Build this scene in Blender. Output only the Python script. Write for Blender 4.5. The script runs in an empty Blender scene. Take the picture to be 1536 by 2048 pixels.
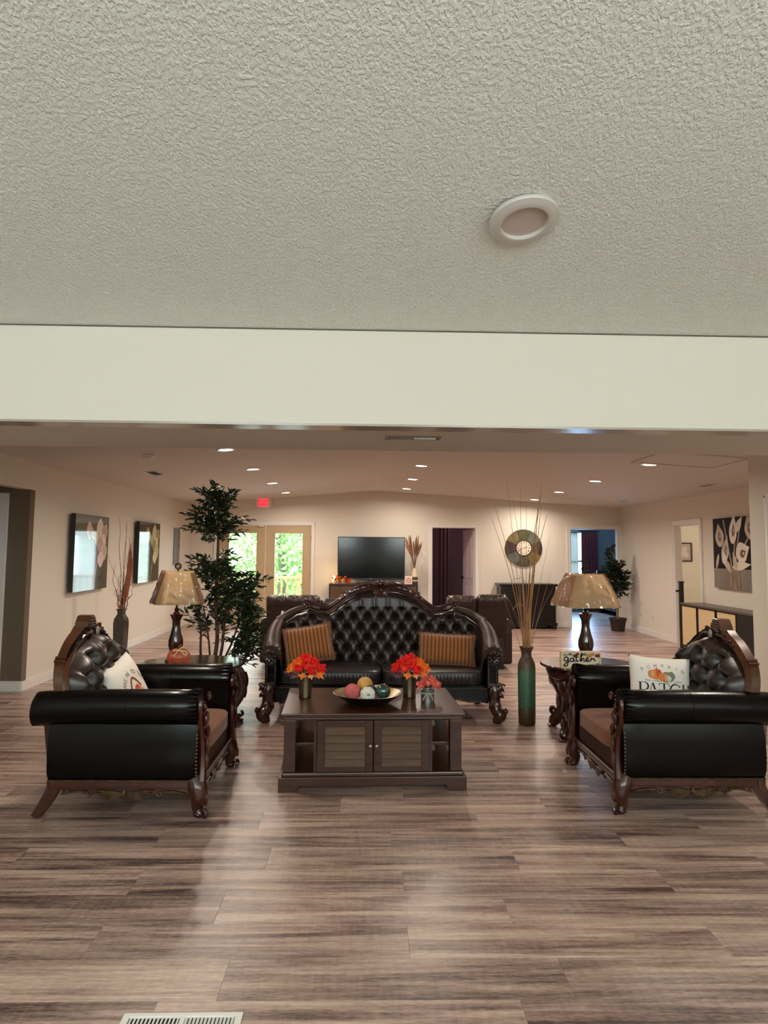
import bpy, bmesh, math, random
from math import sin, cos, pi, sqrt, radians, exp
from mathutils import Vector, Matrix, Euler

S = bpy.context.scene
COL = S.collection
random.seed(7)

# ------------------------------------------------------------------ camera
def cam_matrix(yaw, pitch, roll, loc):
    cy, sy, cp, sp = cos(yaw), sin(yaw), cos(pitch), sin(pitch)
    fwd = Vector((sy * cp, cy * cp, sp)); right = Vector((cy, -sy, 0)); up = right.cross(fwd)
    r = cos(roll) * right + sin(roll) * up; u = -sin(roll) * right + cos(roll) * up
    m = Matrix((r, u, -fwd)).transposed().to_4x4(); m.translation = loc
    return m
cam = bpy.data.cameras.new('camera'); co = bpy.data.objects.new('camera', cam); COL.objects.link(co)
cam.sensor_fit = 'VERTICAL'; cam.sensor_height = 36; cam.lens = 1420 / 2048 * 36
cam.shift_y = -44.5 / 2048; cam.clip_start = 0.05
co.matrix_world = cam_matrix(.02374, .08600, .00943, Vector((0, 0, 1.55)))
S.camera = co
# ------------------------------------------------------------------ world, lights, exposure
S.view_settings.view_transform = 'Standard'; S.view_settings.look = 'None'
S.view_settings.gamma = 1; S.view_settings.use_curve_mapping = False
S.view_settings.exposure = 0.02
S.cycles.use_denoising = True
S.cycles.max_bounces = 7; S.cycles.diffuse_bounces = 4; S.cycles.glossy_bounces = 4
S.cycles.transmission_bounces = 6; S.cycles.transparent_max_bounces = 12
S.cycles.caustics_reflective = False; S.cycles.caustics_refractive = False
S.cycles.sample_clamp_indirect = 6
W = bpy.data.worlds.new('sky'); S.world = W; W.use_nodes = True
W.node_tree.nodes['Background'].inputs[0].default_value = (.80, .92, 1, 1)
W.node_tree.nodes['Background'].inputs[1].default_value = 6.5

def area_light(name, loc, rot, sx, sy, watts, color):
    l = bpy.data.lights.new(name, 'AREA'); l.shape = 'RECTANGLE'; l.size = sx; l.size_y = sy
    l.energy = watts; l.color = color
    o = bpy.data.objects.new(name, l); COL.objects.link(o); o.location = loc; o.rotation_euler = rot
    return o
# daylight at the windows of the wall behind the camera, at the bedroom window and through the French doors
area_light('rear_window_daylight', (-1.7, -3.4, 2.75), (radians(88), 0, 0), 2.2, 1.9, 84, (.86, 1, .93))
area_light('rear_gable_daylight', (2.2, -3.4, 2.75), (radians(88), 0, 0), 2.2, 1.9, 84, (.90, 1, .93))
area_light('added_side_daylight', (3.82, -.4, 1.75), (0, radians(-90), 0), 1.5, 2.2, 135, (.95, 1, .95))  # added light from an unseen side, brightens the front floor and ceiling
area_light('bedroom_window_daylight', (5.35, 18.86, 1.35), (radians(-90), 0, 0), 1.2, 1.5, 80, (.36, .62, 1))
area_light('french_door_daylight', (-2.1, 15.4, 1.3), (radians(-90), 0, 0), 1.5, 1.7, 26, (.78, .9, 1))
DOWNLIGHT_W, DOWNLIGHT_COL = 23, (1, .86, .73)
def point_light(name, loc, watts, color, r=.1):
    l = bpy.data.lights.new(name, 'POINT'); l.energy = watts; l.color = color; l.shadow_soft_size = r
    o = bpy.data.objects.new(name, l); COL.objects.link(o); o.location = loc

# ------------------------------------------------------------------ helpers: materials
def lin(c):
    return tuple(((x / 255) / 12.92 if x / 255 <= .04045 else ((x / 255 + .055) / 1.055) ** 2.4) for x in c) + (1,)
MATS = {}
def M(name, rgb=(128, 128, 128), rough=.6, metal=0, spec=.5, coat=0, var=None, bump=None, emit=None, sheen=0, coords='Object', stretch=(1, 1, 1), coat_rough=.1):
    """principled material; var = (scale, rgb2, contrast) mottles the colour, bump = (scale, strength, distance)"""
    if name in MATS: return MATS[name]
    m = bpy.data.materials.new(name); m.use_nodes = True; nt = m.node_tree; b = nt.nodes['Principled BSDF']
    b.inputs['Base Color'].default_value = lin(rgb); b.inputs['Roughness'].default_value = rough
    b.inputs['Metallic'].default_value = metal; b.inputs['Specular IOR Level'].default_value = spec
    b.inputs['Coat Weight'].default_value = coat; b.inputs['Coat Roughness'].default_value = coat_rough
    b.inputs['Sheen Weight'].default_value = sheen
    if emit: b.inputs['Emission Color'].default_value = lin(emit[0]); b.inputs['Emission Strength'].default_value = emit[1]
    if var or bump:
        tc = nt.nodes.new('ShaderNodeTexCoord'); mp = nt.nodes.new('ShaderNodeMapping'); mp.inputs['Scale'].default_value = stretch
        nt.links.new(tc.outputs[coords], mp.inputs[0])
    if var:
        n = nt.nodes.new('ShaderNodeTexNoise'); n.inputs['Scale'].default_value = var[0]; n.inputs['Detail'].default_value = 5
        r = nt.nodes.new('ShaderNodeValToRGB'); e = r.color_ramp.elements; k = var[2]
        e[0].position = .5 - k; e[1].position = .5 + k; e[0].color = lin(rgb); e[1].color = lin(var[1])
        nt.links.new(mp.outputs[0], n.inputs['Vector']); nt.links.new(n.outputs[0], r.inputs[0]); nt.links.new(r.outputs[0], b.inputs['Base Color'])
    if bump:
        n = nt.nodes.new('ShaderNodeTexNoise'); n.inputs['Scale'].default_value = bump[0]; n.inputs['Detail'].default_value = 3
        bp = nt.nodes.new('ShaderNodeBump'); bp.inputs['Strength'].default_value = bump[1]; bp.inputs['Distance'].default_value = bump[2]
        nt.links.new(mp.outputs[0], n.inputs['Vector']); nt.links.new(n.outputs[0], bp.inputs['Height']); nt.links.new(bp.outputs[0], b.inputs['Normal'])
    MATS[name] = m
    return m
def node(nt, t, **kw):
    n = nt.nodes.new(t)
    for k, v in kw.items():
        if k in n.inputs: n.inputs[k].default_value = v
        else: setattr(n, k, v)
    return n
def thin_glass(name, tint, gloss, rough=.02, bump=None, stretch=(1, 1, 1)):
    m = bpy.data.materials.new(name); m.use_nodes = True; nt = m.node_tree; nt.nodes.clear()
    out = node(nt, 'ShaderNodeOutputMaterial'); tr = node(nt, 'ShaderNodeBsdfTransparent'); tr.inputs[0].default_value = tint + (1,)
    gl = node(nt, 'ShaderNodeBsdfGlossy'); gl.inputs['Roughness'].default_value = rough
    fr = node(nt, 'ShaderNodeFresnel'); fr.inputs[0].default_value = 1.5
    mu = node(nt, 'ShaderNodeMath', operation='MULTIPLY_ADD'); mu.inputs[1].default_value = 1; mu.inputs[2].default_value = gloss
    mx = node(nt, 'ShaderNodeMixShader'); L = nt.links.new
    L(fr.outputs[0], mu.inputs[0]); L(mu.outputs[0], mx.inputs[0]); L(tr.outputs[0], mx.inputs[1]); L(gl.outputs[0], mx.inputs[2]); L(mx.outputs[0], out.inputs[0])
    if bump:
        tc = node(nt, 'ShaderNodeTexCoord'); n = node(nt, 'ShaderNodeTexNoise'); n.inputs['Scale'].default_value = bump[0]; n.inputs['Detail'].default_value = 2
        bp = node(nt, 'ShaderNodeBump'); bp.inputs['Strength'].default_value = bump[1]; bp.inputs['Distance'].default_value = bump[2]
        mp = node(nt, 'ShaderNodeMapping'); mp.inputs['Scale'].default_value = stretch; L(tc.outputs['Object'], mp.inputs[0])
        L(mp.outputs[0], n.inputs['Vector']); L(n.outputs[0], bp.inputs['Height']); L(bp.outputs[0], gl.inputs['Normal'])
    return m

# ------------------------------------------------------------------ helpers: meshes
class MB:
    def __init__(s): s.v = []; s.f = []; s.mi = []; s.m = 0
    def add(s, verts, faces, T=None):
        o = len(s.v)
        s.v += [tuple(T @ Vector(p)) if T is not None else tuple(p) for p in verts]
        s.f += [tuple(i + o for i in f) for f in faces]; s.mi += [s.m] * len(faces)
        return s
    def box(s, x0, x1, y0, y1, z0, z1, T=None):
        return s.add([(x0, y0, z0), (x1, y0, z0), (x1, y1, z0), (x0, y1, z0), (x0, y0, z1), (x1, y0, z1), (x1, y1, z1), (x0, y1, z1)],
                     [(0, 3, 2, 1), (4, 5, 6, 7), (0, 1, 5, 4), (1, 2, 6, 5), (2, 3, 7, 6), (3, 0, 4, 7)], T)
    def cbox(s, c, d, T=None):
        return s.box(c[0] - d[0] / 2, c[0] + d[0] / 2, c[1] - d[1] / 2, c[1] + d[1] / 2, c[2] - d[2] / 2, c[2] + d[2] / 2, T)
    def quad(s, a, b, c, d): return s.add([a, b, c, d], [(0, 1, 2, 3)])
    def tube(s, pts, rad, n=8, flat=1.0, up=None, caps=True, T=None):
        P = [Vector(p) for p in pts]; N = len(P)
        R = [rad] * N if isinstance(rad, (int, float)) else rad
        t0 = (P[1] - P[0]).normalized()
        a = Vector(up) if up else (Vector((0, 0, 1)) if abs(t0.z) < .9 else Vector((1, 0, 0)))
        V = []; F = []
        for i in range(N):
            t = (P[min(i + 1, N - 1)] - P[max(i - 1, 0)])
            t = t.normalized() if t.length > 1e-9 else t0
            a = (a - t * a.dot(t)); a = a.normalized() if a.length > 1e-6 else t.orthogonal().normalized()
            b = t.cross(a)
            for k in range(n):
                w = 2 * pi * k / n
                V.append(P[i] + R[i] * (cos(w) * a + flat * sin(w) * b))
        for i in range(N - 1):
            for k in range(n):
                F.append((i * n + k, i * n + (k + 1) % n, (i + 1) * n + (k + 1) % n, (i + 1) * n + k))
        if caps: F += [tuple(range(n))[::-1], tuple((N - 1) * n + k for k in range(n))]
        return s.add(V, F, T)
    def lathe(s, prof, n=20, c=(0, 0, 0), sx=1, sy=1, T=None, closed=True):
        V = []; F = []; N = len(prof)
        for r, z in prof:
            for k in range(n): V.append((c[0] + sx * r * cos(2 * pi * k / n), c[1] + sy * r * sin(2 * pi * k / n), c[2] + z))
        for i in range(N - 1):
            for k in range(n): F.append((i * n + k, i * n + (k + 1) % n, (i + 1) * n + (k + 1) % n, (i + 1) * n + k))
        if closed: F += [tuple(range(n))[::-1], tuple((N - 1) * n + k for k in range(n))]
        return s.add(V, F, T)
    def ball(s, c, r, nu=10, nv=7, T=None):
        r = (r, r, r) if isinstance(r, (int, float)) else r
        V = []; F = []
        for j in range(nv + 1):
            a = pi * j / nv
            for k in range(nu):
                w = 2 * pi * k / nu; V.append((c[0] + r[0] * sin(a) * cos(w), c[1] + r[1] * sin(a) * sin(w), c[2] - r[2] * cos(a)))
        for j in range(nv):
            for k in range(nu): F.append((j * nu + k, j * nu + (k + 1) % nu, (j + 1) * nu + (k + 1) % nu, (j + 1) * nu + k))
        return s.add(V, F, T)
    def prism(s, poly, y0, y1, T=None):
        """polygon in x,z extruded along y"""
        n = len(poly); V = [(x, y0, z) for x, z in poly] + [(x, y1, z) for x, z in poly]
        F = [tuple(range(n)), tuple(range(2 * n - 1, n - 1, -1))] + [(i, i + n, (i + 1) % n + n, (i + 1) % n) for i in range(n)]
        return s.add(V, F, T)
    def leafblob(s, p, d, ln, w, t=.3, bend=0, up=(0, -1, 0)):
        """a fat carved leaf: from p along d"""
        p = Vector(p); d = Vector(d).normalized(); u = Vector(up); u = (u - d * u.dot(d)); u = u.normalized() if u.length > 1e-5 else d.orthogonal().normalized()
        b = d.cross(u); V = []; F = []; N = 6; K = 6
        for i in range(N + 1):
            q = i / N; r = w * (sin(pi * min(1, q * .93 + .07)) ** .7) * (1 if q < .6 else 1 - .3 * (q - .6))
            c = p + d * (ln * q) + u * (bend * q * q)
            for k in range(K):
                a = 2 * pi * k / K; V.append(c + b * r * cos(a) + u * r * t * 1.6 * sin(a))
        for i in range(N):
            for k in range(K): F.append((i * K + k, i * K + (k + 1) % K, (i + 1) * K + (k + 1) % K, (i + 1) * K + k))
        F += [tuple(range(K))[::-1], tuple(N * K + k for k in range(K))]
        return s.add(V, F)
    def scroll(s, c, r0, r1, a0, a1, tr, ax=(1, 0, 0), az=(0, 0, 1), n=18, tr1=None):
        """spiral tube in the plane ax, az"""
        ax = Vector(ax); az = Vector(az); c = Vector(c); pts = []; R = []
        for i in range(n + 1):
            q = i / n; a = a0 + (a1 - a0) * q; r = r0 + (r1 - r0) * q
            pts.append(c + ax * (r * cos(a)) + az * (r * sin(a))); R.append(tr + ((tr1 if tr1 else tr) - tr) * q)
        return s.tube(pts, R, 7, up=tuple(ax.cross(az)))
    def build(s, name, mats, parent=None, smooth=40, bevel=0, seg=2, loc=None, rot=None):
        me = bpy.data.meshes.new(name); me.from_pydata(s.v, [], s.f)
        mats = mats if isinstance(mats, (list, tuple)) else [mats]
        for m in mats: me.materials.append(m)
        me.polygons.foreach_set('material_index', s.mi)
        bm = bmesh.new(); bm.from_mesh(me)
        bmesh.ops.recalc_face_normals(bm, faces=bm.faces)
        if bevel:
            ed = [e for e in bm.edges if len(e.link_faces) == 2 and e.calc_face_angle(0) > .5]
            bmesh.ops.bevel(bm, geom=ed, offset=bevel, segments=seg, profile=.6, affect='EDGES', clamp_overlap=True)
        bm.to_mesh(me); bm.free()
        if smooth:
            me.polygons.foreach_set('use_smooth', [True] * len(me.polygons)); me.set_sharp_from_angle(angle=radians(smooth))
        return link(name, me, parent, loc, rot)
def link(name, me, parent=None, loc=None, rot=None):
    o = bpy.data.objects.new(name, me); COL.objects.link(o)
    if parent: o.parent = parent
    if loc: o.location = loc
    if rot: o.rotation_euler = rot
    return o
def tag(o, label, cat, group=None):
    o['label'] = label; o['category'] = cat
    if group: o['group'] = group
    return o
def thing(name, label, cat, loc=(0, 0, 0), rz=0, group=None):
    o = bpy.data.objects.new(name, None); COL.objects.link(o); o.location = loc; o.rotation_euler = (0, 0, rz); o.empty_display_size = .1
    return tag(o, label, cat, group)
def struct(o): o['kind'] = 'structure'; return o
def stuff(o): o['kind'] = 'stuff'; return o
def dup(root, label, loc, rz=None, group=None):
    """copy a thing with its parts and sub-parts"""
    allo = list(COL.objects); r = root.copy(); COL.objects.link(r); r.location = loc
    if rz is not None: r.rotation_euler = (0, 0, rz)
    r['label'] = label
    if group: r['group'] = group
    for ch in [o for o in allo if o.parent == root]:
        c = ch.copy(); COL.objects.link(c); c.parent = r
        for g in [o for o in allo if o.parent == ch]:
            d = g.copy(); COL.objects.link(d); d.parent = c
    return r
def smoothpath(pts, n=6):
    """Catmull-Rom through the points"""
    P = [Vector(p) for p in pts]; out = []
    for i in range(len(P) - 1):
        a, b, c, d = P[max(i - 1, 0)], P[i], P[i + 1], P[min(i + 2, len(P) - 1)]
        for k in range(n):
            t = k / n; out.append(.5 * ((2 * b) + (c - a) * t + (2 * a - 5 * b + 4 * c - d) * t * t + (3 * b - a - 3 * c + d) * t ** 3))
    return out + [P[-1]]
def interp(x, xs, ys):
    if x <= xs[0]: return ys[0]
    for i in range(len(xs) - 1):
        if x <= xs[i + 1]:
            q = (x - xs[i]) / (xs[i + 1] - xs[i]); return ys[i] + (ys[i + 1] - ys[i]) * q
    return ys[-1]
def text_mesh(txt, size=1, shear=0, space=1, align='CENTER'):
    c = bpy.data.curves.new('lettering', 'FONT'); c.body = txt; c.size = size; c.shear = shear; c.space_character = space
    c.align_x = align; c.resolution_u = 3
    o = bpy.data.objects.new('lettering', c); COL.objects.link(o)
    dg = bpy.context.evaluated_depsgraph_get(); me = bpy.data.meshes.new_from_object(o.evaluated_get(dg))
    V = [tuple(v.co) for v in me.vertices]; F = [tuple(p.vertices) for p in me.polygons]
    bpy.data.objects.remove(o); bpy.data.curves.remove(c); bpy.data.meshes.remove(me)
    return V, F
def ribbon(mb, pts, w, fn=lambda p: p):
    """flat pen stroke: pts 2-D, w half width (number or list), fn maps 2-D to 3-D"""
    N = len(pts); V = []; F = []
    for i in range(N):
        a = Vector(pts[max(i - 1, 0)]); b = Vector(pts[min(i + 1, N - 1)]); d = (b - a); d = d.normalized() if d.length else Vector((1, 0))
        ww = w if isinstance(w, (int, float)) else w[i]; nrm = Vector((-d.y, d.x)) * ww; p = Vector(pts[i])
        V += [fn(p + nrm), fn(p - nrm)]
    for i in range(N - 1): F.append((2 * i, 2 * i + 1, 2 * i + 3, 2 * i + 2))
    mb.add(V, F)

# ------------------------------------------------------------------ materials
def wall_paint(name, rgb, scale=160, st=.12):
    return M(name, rgb, .75, spec=.3, bump=(scale, st, .004))
WALL = wall_paint('cream wall paint', (224, 217, 204))
TRIM = M('white trim paint', (232, 228, 222), .35)
CEIL_BACK = M('white ceiling paint', (214, 209, 202), .8, spec=.2, bump=(70, .25, .006))
def ceiling_texture():
    m = bpy.data.materials.new('textured ceiling plaster'); m.use_nodes = True; nt = m.node_tree; b = nt.nodes['Principled BSDF']; L = nt.links.new
    b.inputs['Base Color'].default_value = lin((232, 232, 226)); b.inputs['Roughness'].default_value = .7
    tc = node(nt, 'ShaderNodeTexCoord'); n0 = node(nt, 'ShaderNodeTexNoise'); n0.inputs['Scale'].default_value = 48
    ad = node(nt, 'ShaderNodeVectorMath', operation='MULTIPLY_ADD'); ad.inputs[1].default_value = (.012, .012, .012)
    mpc = node(nt, 'ShaderNodeMapping'); mpc.inputs['Scale'].default_value = (1, .62, 1); L(tc.outputs['Object'], mpc.inputs[0])
    L(mpc.outputs[0], n0.inputs['Vector']); L(n0.outputs['Color'], ad.inputs[0]); L(mpc.outputs[0], ad.inputs[2])
    v = node(nt, 'ShaderNodeTexNoise'); v.inputs['Scale'].default_value = 84; v.inputs['Detail'].default_value = 2.5; v.inputs['Roughness'].default_value = .55
    L(ad.outputs[0], v.inputs['Vector'])
    r = node(nt, 'ShaderNodeValToRGB'); r.color_ramp.elements[0].position = .42; r.color_ramp.elements[1].position = .60
    L(v.outputs[0], r.inputs[0])
    bp = node(nt, 'ShaderNodeBump'); bp.inputs['Strength'].default_value = .6; bp.inputs['Distance'].default_value = .0055
    L(r.outputs[0], bp.inputs['Height']); L(bp.outputs[0], b.inputs['Normal'])
    return m
CEIL_FRONT = ceiling_texture()
def floor_material():
    m = bpy.data.materials.new('grey brown vinyl plank'); m.use_nodes = True; nt = m.node_tree; b = nt.nodes['Principled BSDF']; L = nt.links.new
    g = node(nt, 'ShaderNodeNewGeometry'); at = node(nt, 'ShaderNodeAttribute', attribute_name='seed')
    cmb = node(nt, 'ShaderNodeCombineXYZ'); L(at.outputs['Fac'], cmb.inputs[0]); L(at.outputs['Fac'], cmb.inputs[1]); L(at.outputs['Fac'], cmb.inputs[2])
    off = node(nt, 'ShaderNodeVectorMath', operation='MULTIPLY_ADD'); off.inputs[1].default_value = (37, 23, 51); L(cmb.outputs[0], off.inputs[0]); L(g.outputs['Position'], off.inputs[2])
    def noise(sx, sy, scale, detail, dist=0):
        mp = node(nt, 'ShaderNodeMapping'); mp.inputs['Scale'].default_value = (sx, sy, 1); L(off.outputs[0], mp.inputs[0])
        n = node(nt, 'ShaderNodeTexNoise'); n.inputs['Scale'].default_value = scale; n.inputs['Detail'].default_value = detail; n.inputs['Distortion'].default_value = dist
        L(mp.outputs[0], n.inputs['Vector']); return n.outputs[0]
    broad = noise(.55, 7.5, 1.6, 3, .6); fine = noise(1.4, 26, 2.2, 5); saw = noise(30, 3.0, 2.0, 2); tiny = noise(9, 60, 3, 3)
    def madd(a, k, c):
        n = node(nt, 'ShaderNodeMath', operation='MULTIPLY_ADD'); L(a, n.inputs[0]); n.inputs[1].default_value = k
        if isinstance(c, float): n.inputs[2].default_value = c
        else: L(c, n.inputs[2])
        return n.outputs[0]
    t = madd(broad, 1.4, -.965); t = madd(fine, .66, t); t = madd(saw, .16, t); t = madd(tiny, .55, t); t = madd(at.outputs['Fac'], .16, t)
    r = node(nt, 'ShaderNodeValToRGB'); e = r.color_ramp.elements
    e[0].position = .17; e[0].color = lin((76, 58, 53)); e[1].position = .92; e[1].color = lin((222, 194, 176))
    x = e.new(.36); x.color = lin((136, 110, 100)); x = e.new(.55); x.color = lin((172, 144, 131))
    L(t, r.inputs[0]); L(r.outputs[0], b.inputs['Base Color'])
    b.inputs['Roughness'].default_value = .36; b.inputs['Specular IOR Level'].default_value = .5
    rr = madd(fine, .16, .26); L(rr, b.inputs['Roughness'])
    bp = node(nt, 'ShaderNodeBump'); bp.inputs['Strength'].default_value = .22; bp.inputs['Distance'].default_value = .003
    h = madd(saw, .5, fine); L(h, bp.inputs['Height']); L(bp.outputs[0], b.inputs['Normal'])
    return m
FLOOR = floor_material()
DARKGAP = M('dark plank joint', (38, 30, 27), .9)
LEATHER = M('dark brown leather', (50, 37, 32), .34, spec=.5, bump=(55, .10, .004), var=(3, (40, 30, 26), .2))
LEATHER_BLACK = M('black brown leather', (8, 6, 5), .24, spec=.22, bump=(60, .08, .004))
SUEDE = M('brown suede', (118, 72, 46), .9, spec=.15, var=(14, (136, 86, 56), .25), sheen=.2)
SUEDE_DARK = M('dark brown suede', (58, 38, 29), .85, spec=.25, var=(18, (72, 48, 37), .25))
MAHOG = M('carved mahogany', (46, 17, 11), .26, spec=.6, coat=.35, var=(9, (70, 28, 15), .2))
MAHOG_LIT = M('lit amber mahogany', (92, 50, 22), .3, spec=.6, coat=.3, var=(8, (64, 32, 14), .25), stretch=(1, 1, .3))  # mahogany with the lit amber look of the back frame put into its colour
BRONZE = M('gold rubbed carving', (92, 72, 42), .38, metal=.3, var=(30, (44, 27, 16), .2))
STUD = M('antique brass nailhead', (120, 110, 92), .28, metal=.9)
WOODTAB = M('brown table wood', (72, 40, 24), .28, spec=.42, var=(6, (50, 27, 16), .22), stretch=(.5, 6, 6))
WOODSLAT = M('greyed brown louvre wood', (100, 70, 46), .5, spec=.3, var=(7, (76, 52, 34), .2), stretch=(.6, 6, 6))
PEWTER = M('pewter knob', (168, 162, 150), .25, metal=.9)
BLACKP = M('black plastic', (14, 14, 15), .35)
DARKWOOD = M('espresso wood', (26, 16, 13), .3, spec=.35, var=(5, (18, 11, 9), .2), stretch=(1, 1, .2))
GLASS = thin_glass('window glass', (.97, .99, .98), .0)
WHITEPL = M('white plastic', (228, 226, 220), .4)
VENTDARK = M('dark vent void', (26, 22, 20), .9)
GREENLEAF = M('ficus leaf', (46, 66, 34), .42, spec=.5, var=(7, (24, 40, 18), .3))
GREENLEAF2 = M('dark ficus leaf', (42, 60, 38), .45, spec=.5, var=(9, (24, 38, 22), .3))
BARK = M('ficus bark', (92, 68, 50), .85, var=(20, (64, 46, 34), .25), bump=(40, .4, .01))

# ================================================================== SETTING
XL, XR, YF = -3.72, 5.40, 15.0
RX, RZ = .24, 2.816                        # ridge of the far room
SLL, SLR = .080, .061
def ceil_z(x): return RZ - (RX - x) * SLL if x < RX else RZ - (x - RX) * SLR
YB0, YB1, ZB, ZFC, SF = 3.75, 4.75, 2.225, 2.739, .24     # soffit front, back, underside; front ceiling height there and its slope
def fceil_z(y): return ZFC + SF * (YB0 - y)

# ---- floor: slab with plank pieces
PW, PL = .2535, 1.25
fm = MB().box(-5.6, 8.3, -3.6, 19.2, -.12, -.008)
floor = struct(fm.build('floor', DARKGAP, smooth=0))
far = MB(); far_seed = []
random.seed(11)
row = 0; y = 2.60 - PW * 25
def plank_geo(x0, x1, y0, y1):
    g = .0003; x0 += g; x1 -= g; y0 += g; y1 -= g; c = .0004
    V = [(x0, y0, -.008), (x1, y0, -.008), (x1, y1, -.008), (x0, y1, -.008), (x0, y0, -c), (x1, y0, -c), (x1, y1, -c), (x0, y1, -c),
         (x0 + c, y0 + c, 0), (x1 - c, y0 + c, 0), (x1 - c, y1 - c, 0), (x0 + c, y1 - c, 0)]
    F = [(8, 9, 10, 11)] + [(i, (i + 1) % 4, (i + 1) % 4 + 4, i + 4) for i in range(4)] + [(i + 4, (i + 1) % 4 + 4, (i + 1) % 4 + 8, i + 8) for i in range(4)]
    return V, F
starts = {0: -.50, 1: .185, 2: -.62, 3: -1.06}
while y < 19.2:
    k = round((y - 2.60) / PW)
    st = starts.get(k, random.random() * PL); x = st - PL * math.ceil((st + 5.5) / PL)
    while x < 8.2:
        seed = random.random(); V, F = plank_geo(x, x + PL, y, y + PW)
        cx, cy2 = x + PL / 2, y + PW / 2
        near = 2.2 < cy2 < 7.9 and abs(cx) < .58 * cy2 + .75
        if near:
            me = bpy.data.meshes.new('plank'); me.from_pydata(V, [], F); me.materials.append(FLOOR)
            a = me.attributes.new('seed', 'FLOAT', 'FACE'); a.data.foreach_set('value', [seed] * len(F))
            link('plank', me, floor)
        else:
            far.add(V, F); far_seed += [seed] * len(F)
        x += PL
    y += PW
me = bpy.data.meshes.new('distant_planks'); me.from_pydata(far.v, [], far.f); me.materials.append(FLOOR)
a = me.attributes.new('seed', 'FLOAT', 'FACE'); a.data.foreach_set('value', far_seed)
stuff(link('distant_planks', me, floor))

# ---- ceilings
c = MB(); yy0, yy1 = YB1, YF + .1
for (xa, xb) in ((-5.6, RX), (RX, 5.6)):
    za, zb = ceil_z(xa), ceil_z(xb)
    c.add([(xa, yy0, za), (xb, yy0, zb), (xb, yy1, zb), (xa, yy1, za), (xa, yy0, za + .1), (xb, yy0, zb + .1), (xb, yy1, zb + .1), (xa, yy1, za + .1)],
          [(0, 1, 2, 3), (4, 7, 6, 5), (0, 4, 5, 1), (1, 5, 6, 2), (2, 6, 7, 3), (3, 7, 4, 0)])
struct(c.build('ceiling', CEIL_BACK, smooth=0))
c = MB(); ya, yb = -3.6, YB0
c.add([(-5.6, ya, fceil_z(ya)), (5.6, ya, fceil_z(ya)), (5.6, yb, fceil_z(yb)), (-5.6, yb, fceil_z(yb)), (-5.6, ya, fceil_z(ya) + .1), (5.6, ya, fceil_z(ya) + .1), (5.6, yb, fceil_z(yb) + .1), (-5.6, yb, fceil_z(yb) + .1)],
      [(0, 1, 2, 3), (4, 7, 6, 5), (0, 4, 5, 1), (1, 5, 6, 2), (2, 6, 7, 3), (3, 7, 4, 0)])
struct(c.build('ceiling', CEIL_FRONT, smooth=0))
# boxed beam between the rooms: face, underside and back share one body
struct(MB().box(-5.6, 5.6, YB0, YB1, ZB, 3.1).build('ceiling_beam', WALL, smooth=0))
struct(MB().box(-5.6, 5.6, YB0 - .004, YB0, ZFC - .006, ZFC + .004).build('trim_1', M('dark beam joint', (96, 90, 80), .9), smooth=0))  # thin dark line along the joint of ceiling and beam
struct(MB().box(-5.6, 5.6, YB0 - .003, YB0 + .14, ZB - .012, ZB).build('trim_2', M('satin beam edge', (170, 158, 146), .22), smooth=0))

# ---- walls
def wall(name, boxes, mat=WALL):
    b = MB()
    for q in boxes: b.box(*q)
    return struct(b.build(name, mat, smooth=0))
T_ = .12
wall('wall_left', [(XL - T_, XL, 8.03, YF, 0, 2.7), (XL - T_, XL, 5.0, 8.03, 2.19, 2.7), (XL - T_, XL, -3.6, 5.0, 0, 4.6)])
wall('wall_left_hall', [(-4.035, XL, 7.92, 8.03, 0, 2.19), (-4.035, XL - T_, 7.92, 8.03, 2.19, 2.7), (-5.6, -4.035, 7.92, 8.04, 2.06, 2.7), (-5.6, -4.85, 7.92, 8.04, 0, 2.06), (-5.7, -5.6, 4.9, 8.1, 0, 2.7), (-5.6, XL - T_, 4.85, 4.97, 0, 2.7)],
     M('painted hall shade', (112, 98, 80), .9))  # darker colour stands in for shade in the hall and on the wall end
struct(MB().box(-5.6, XL - T_, 4.9, 8.0, 2.3, 2.4).build('ceiling_hall', CEIL_BACK, smooth=0))
# far wall with three openings: French doors, middle room, bedroom
FD0, FD1, FDZ = -3.13, -1.15, 2.08
CD0, CD1, CDZ = 1.375, 2.305, 2.06
BD0, BD1, BDZ = 4.32, 5.33, 2.065
wall('wall_far', [(-3.9, FD0, YF, YF + T_, 0, 3), (FD0, FD1, YF, YF + T_, FDZ, 3), (FD1, CD0, YF, YF + T_, 0, 3), (CD0, CD1, YF, YF + T_, CDZ, 3),
                  (CD1, BD0, YF, YF + T_, 0, 3), (BD0, BD1, YF, YF + T_, BDZ, 3), (BD1, 8.2, YF, YF + T_, 0, 3)])
RD0, RD1, RDZ = 11.40, 12.35, 2.04
wall('wall_right', [(XR, XR + T_, 7.14, RD0, 0, 2.7), (XR, XR + T_, RD0, RD1, RDZ, 2.7), (XR, XR + T_, RD1, YF, 0, 2.7)])
PIERX = 3.90
wall('wall_right_pier', [(PIERX, PIERX + T_, -3.6, -1.5, 0, 4.6), (PIERX, PIERX + T_, .7, 7.14, 0, 4.6), (PIERX, PIERX + T_, -1.5, .7, 0, 1.0), (PIERX, PIERX + T_, -1.5, .7, 2.5, 4.6), (PIERX + T_, 5.6, 7.02, 7.14, 0, 2.7)])
wall('wall_rear', [(-5.6, -2.9, -3.6, -3.48, 0, 4.7), (-.5, 1.0, -3.6, -3.48, 0, 4.7), (3.4, 5.6, -3.6, -3.48, 0, 4.7),
                   (-2.9, -.5, -3.6, -3.48, 0, 1.75), (-2.9, -.5, -3.6, -3.48, 3.8, 4.7), (1.0, 3.4, -3.6, -3.48, 0, 1.75), (1.0, 3.4, -3.6, -3.48, 3.8, 4.7)])
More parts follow.
